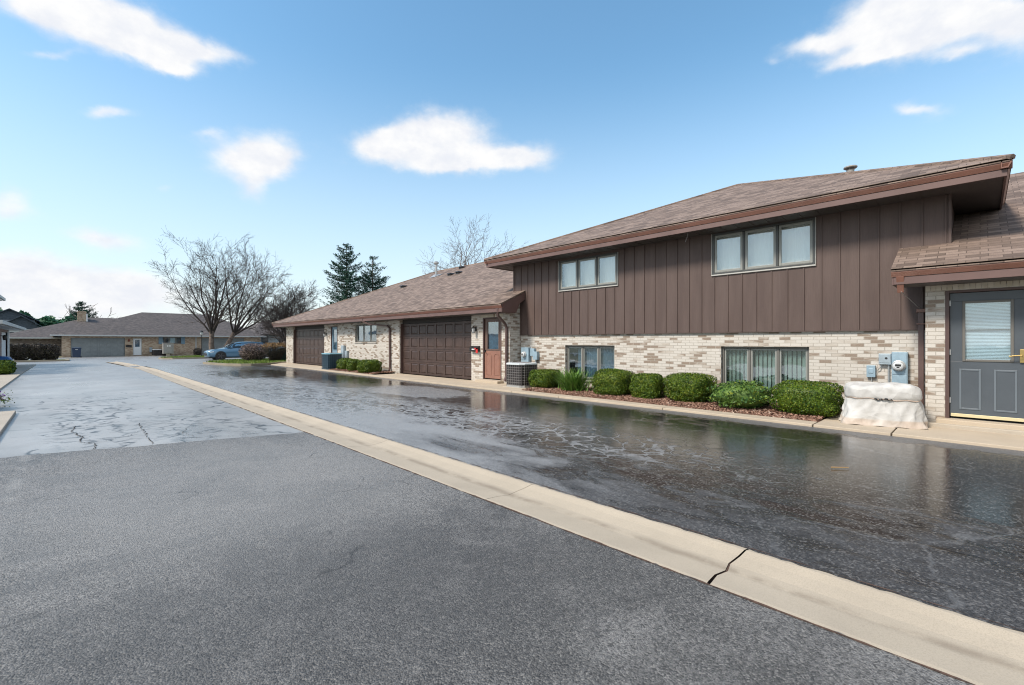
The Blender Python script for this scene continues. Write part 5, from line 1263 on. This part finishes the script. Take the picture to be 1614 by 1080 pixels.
# house behind the hedge
bh = thing('far_house', (-1, 88, -.31), 'dark brick house with a chimney behind the clipped hedge row', 'house'); CUR = [bh]
mb = MB(); wall(mb, ('Y', 83), -5.6, 9, -.4, 1.9, []); mb.build('brick_wall', M['brick_dark'], bh)
mb = MB(); ev = 1.95; slab(mb, [(-6.4, 82.3, ev), (9, 82.3, ev), (9, 91.5, 4.95), (2.3, 91.5, 4.95)]); slab(mb, [(-6.4, 82.3, ev), (2.3, 91.5, 4.95), (-6.4, 101, ev)]); slab(mb, [(-6.4, 101, ev), (2.3, 91.5, 4.95), (9, 91.5, 4.95), (9, 101, ev)]); mb.build('roof', M['shingle_grey'], bh)
mb = MB(); mb.box(-6.5, 9, 82.18, 82.3, ev - .16, ev); mb.build('gutter', M['eave_grey'], bh)
mb = MB(); mb.box(1.15, 2.05, 89.5, 90.6, 3.6, 5.75); mb.box(1.10, 2.10, 89.45, 90.65, 5.55, 5.62); mb.build('chimney', M['brick_tan'], bh)
mb = MB(); mb.box(2.052, 2.2, 89.5, 90.6, 3.6, 5.4); mb.build('chimney_lit_side', M['door_white'], bh)  # white slab for the chimney's sunlit side, light put into its colour
# small roofs peeping over
def small_house(x0, x1, y0, dpt, wz, rz_, wallm, roofm, label, gable=True):
    t = thing('far_house', ((x0 + x1) / 2, y0, -.31), label, 'house', None)
    mb = MB(); mb.box(x0, x1, y0, y0 + dpt, -.3, wz); mb.build('wall', wallm, t)
    mb = MB(); m = (x0 + x1) / 2; e = .5
    if gable:
        slab(mb, [(x0 - e, y0 - e, wz), (m, y0 - e, rz_), (m, y0 + dpt, rz_), (x0 - e, y0 + dpt, wz)][::-1], .15); slab(mb, [(x1 + e, y0 - e, wz), (x1 + e, y0 + dpt, wz), (m, y0 + dpt, rz_), (m, y0 - e, rz_)][::-1], .15)
        mb.poly([(x0, y0, wz), (x1, y0, wz), (m, y0, rz_ - .1)])
    else:
        h = (rz_ - wz) / .5; ym = y0 + dpt / 2
        slab(mb, [(x0 - e, y0 - e, wz), (x1 + e, y0 - e, wz), (x1 - h * .5, ym, rz_), (x0 + h * .5, ym, rz_)], .15); slab(mb, [(x0 - e, y0 - e, wz), (x0 + h * .5, ym, rz_), (x0 - e, y0 + dpt + e, wz)], .15); slab(mb, [(x1 + e, y0 - e, wz), (x1 + e, y0 + dpt + e, wz), (x1 - h * .5, ym, rz_)], .15)
        slab(mb, [(x0 - e, y0 + dpt + e, wz), (x0 + h * .5, ym, rz_), (x1 - h * .5, ym, rz_), (x1 + e, y0 + dpt + e, wz)], .15)
    mb.build('roof', roofm, t)
    mb = MB(); k = int((x1 - x0) // 2.4)
    for i in range(k): c = x0 + (i + .5) * (x1 - x0) / k; mb.box(c - .5, c + .5, y0 - .03, y0, wz - 1.7, wz - .5)
    if k: mb.build('window', M['carglass'], t)
    return t
small_house(-9.6, -3.8, 112, 8, 5.0, 6.9, M['house_blue'], M['shingle_blue'], 'slate roofed house peeping above the left edge trees')
small_house(-7.6, -2.6, 106, 6, 3.4, 5.6, M['eave_grey'], M['shingle_blue'], 'slate gable with pale trim below the taller left roof')
small_house(8.5, 16.5, 118, 10, 4.6, 6.3, M['house_beige'], M['shingle_grey'], 'beige house with a low roof showing above the tan house ridge', False)
small_house(21.2, 34, 79, 10, 2.6, 4.9, M['house_blue'], M['shingle_grey'], 'blue grey sided house right of the tan brick house', False)

# ================================================================ left house (only its far corner shows)
lh = thing('left_house', (-6, 35, 0), 'reddish brick house corner with pale eaves and white door at the left edge', 'house')
PL = ('Xr', -2.68)
mb = MB(); wall(mb, PL, 29.3, 44.2, -.2, 2.15, [(39.6, 43.3, -.05, 2.0)]); mb.box(-10, -2.69, 43.98, 44.2, -.2, 2.15); mb.box(-10, -2.69, 29.3, 29.5, -.2, 2.15)
mb.build('brick_wall', brick_mat('red grey brick', (.30, .20, .17), (.24, .16, .14), (.20, .12, .10), (.35, .32, .30), .4), lh)
mb = MB(); bx(mb, PL, 39.62, 43.28, .08, .12, -.05, 1.99)
for k in range(4): bx(mb, PL, 39.66, 43.24, .072, .08, .0 + .5 * k, .46 + .5 * k)
mb.build('garage_door', M['door_white'], lh)
mb = MB(); bx(mb, PL, 43.9, 44.22, -.03, .05, -.2, 2.14); bx(mb, PL, 43.3, 43.42, -.03, .06, -.1, 2.1); mb.build('corner_trim', M['door_white'], lh)
mb = MB(); slab(mb, [(-2.05, 29, 2.34), (-2.05, 45, 2.34), (-6, 45, 3.7), (-6, 29, 3.7)][::-1]); slab(mb, [(-2.85, 37.5, 4.15), (-2.85, 42.8, 4.15), (-5.5, 40.15, 5.3)][::-1]); slab(mb, [(-2.85, 42.8, 4.15), (-12, 42.8, 4.15), (-12, 40.15, 5.3), (-5.5, 40.15, 5.3)][::-1]); slab(mb, [(-2.85, 37.5, 4.15), (-5.5, 40.15, 5.3), (-12, 40.15, 5.3), (-12, 37.5, 4.15)][::-1]); mb.build('roof', M['shingle_blue'], lh)
mb = MB(); mb.box(-2.05, -1.93, 29, 45.1, 2.18, 2.33); mb.box(-6, -2.05, 45, 45.1, 2.14, 2.33); mb.prism([(-2.05, 45.0, 2.33), (-6, 45.0, 3.69), (-6, 45.0, 3.45), (-2.05, 45.0, 2.16)], (0, .06, 0)); mb.box(-2.85, -2.73, 37.4, 42.9, 3.98, 4.14); mb.build('gutter', M['eave_grey'], lh, bevel=.01)
mb = MB(); mb.box(-2.68, -2.06, 29, 45, 2.15, 2.17); mb.box(-3.5, -2.86, 37.6, 42.7, 3.96, 3.98); mb.build('soffit', M['eave_grey'], lh)
mb = MB(); mb.box(-9, -3.45, 38, 42.2, 2.6, 3.96); mb.build('siding', M['house_blue'], lh)
t = thing('wall_lantern', (-2.62, 38.7, 1.7), 'black lantern by the white garage door at the left edge', 'lamp')
mb = MB(); mb.tube([(-2.52, 38.9, 1.5), (-2.52, 38.9, 1.54), (-2.52, 38.9, 1.72), (-2.52, 38.9, 1.8)], [.04, .07, .09, .03], 8); mb.box(-2.68, -2.5, 38.88, 38.92, 1.74, 1.77); mb.build('lantern_cage', M['black'], t)
t = thing('covered_unit', (-2.3, 33, 0), 'low object under a blue tarp behind the left edge clipped bush', 'tarp')
mb = MB()
def rr_(z, a, b): return [(-2.45 + a * math.copysign(abs(math.cos(q)) ** .5, math.cos(q)), 33.2 + b * math.copysign(abs(math.sin(q)) ** .5, math.sin(q)), z + .01 * math.sin(q * 7)) for q in np.linspace(0, 6.283, 40, endpoint=False)]
mb.rings([rr_(0, .6, .62), rr_(.3, .58, .58), rr_(.55, .55, .55), rr_(.66, .48, .48), rr_(.70, .25, .25)], cap1=True); mb.build('tarp', M['blue_cloth'], t, smooth=True)
# small litter on the wet drive
t = tag(MB().tube([(6.1, 1.16, .02), (6.22, 1.02, .022)], [.006, .004], 5).build('fallen_twig', simple('straw', (.45, .28, .12), .8)), 'tiny straw coloured twig lying on the wet drive', 'twig')
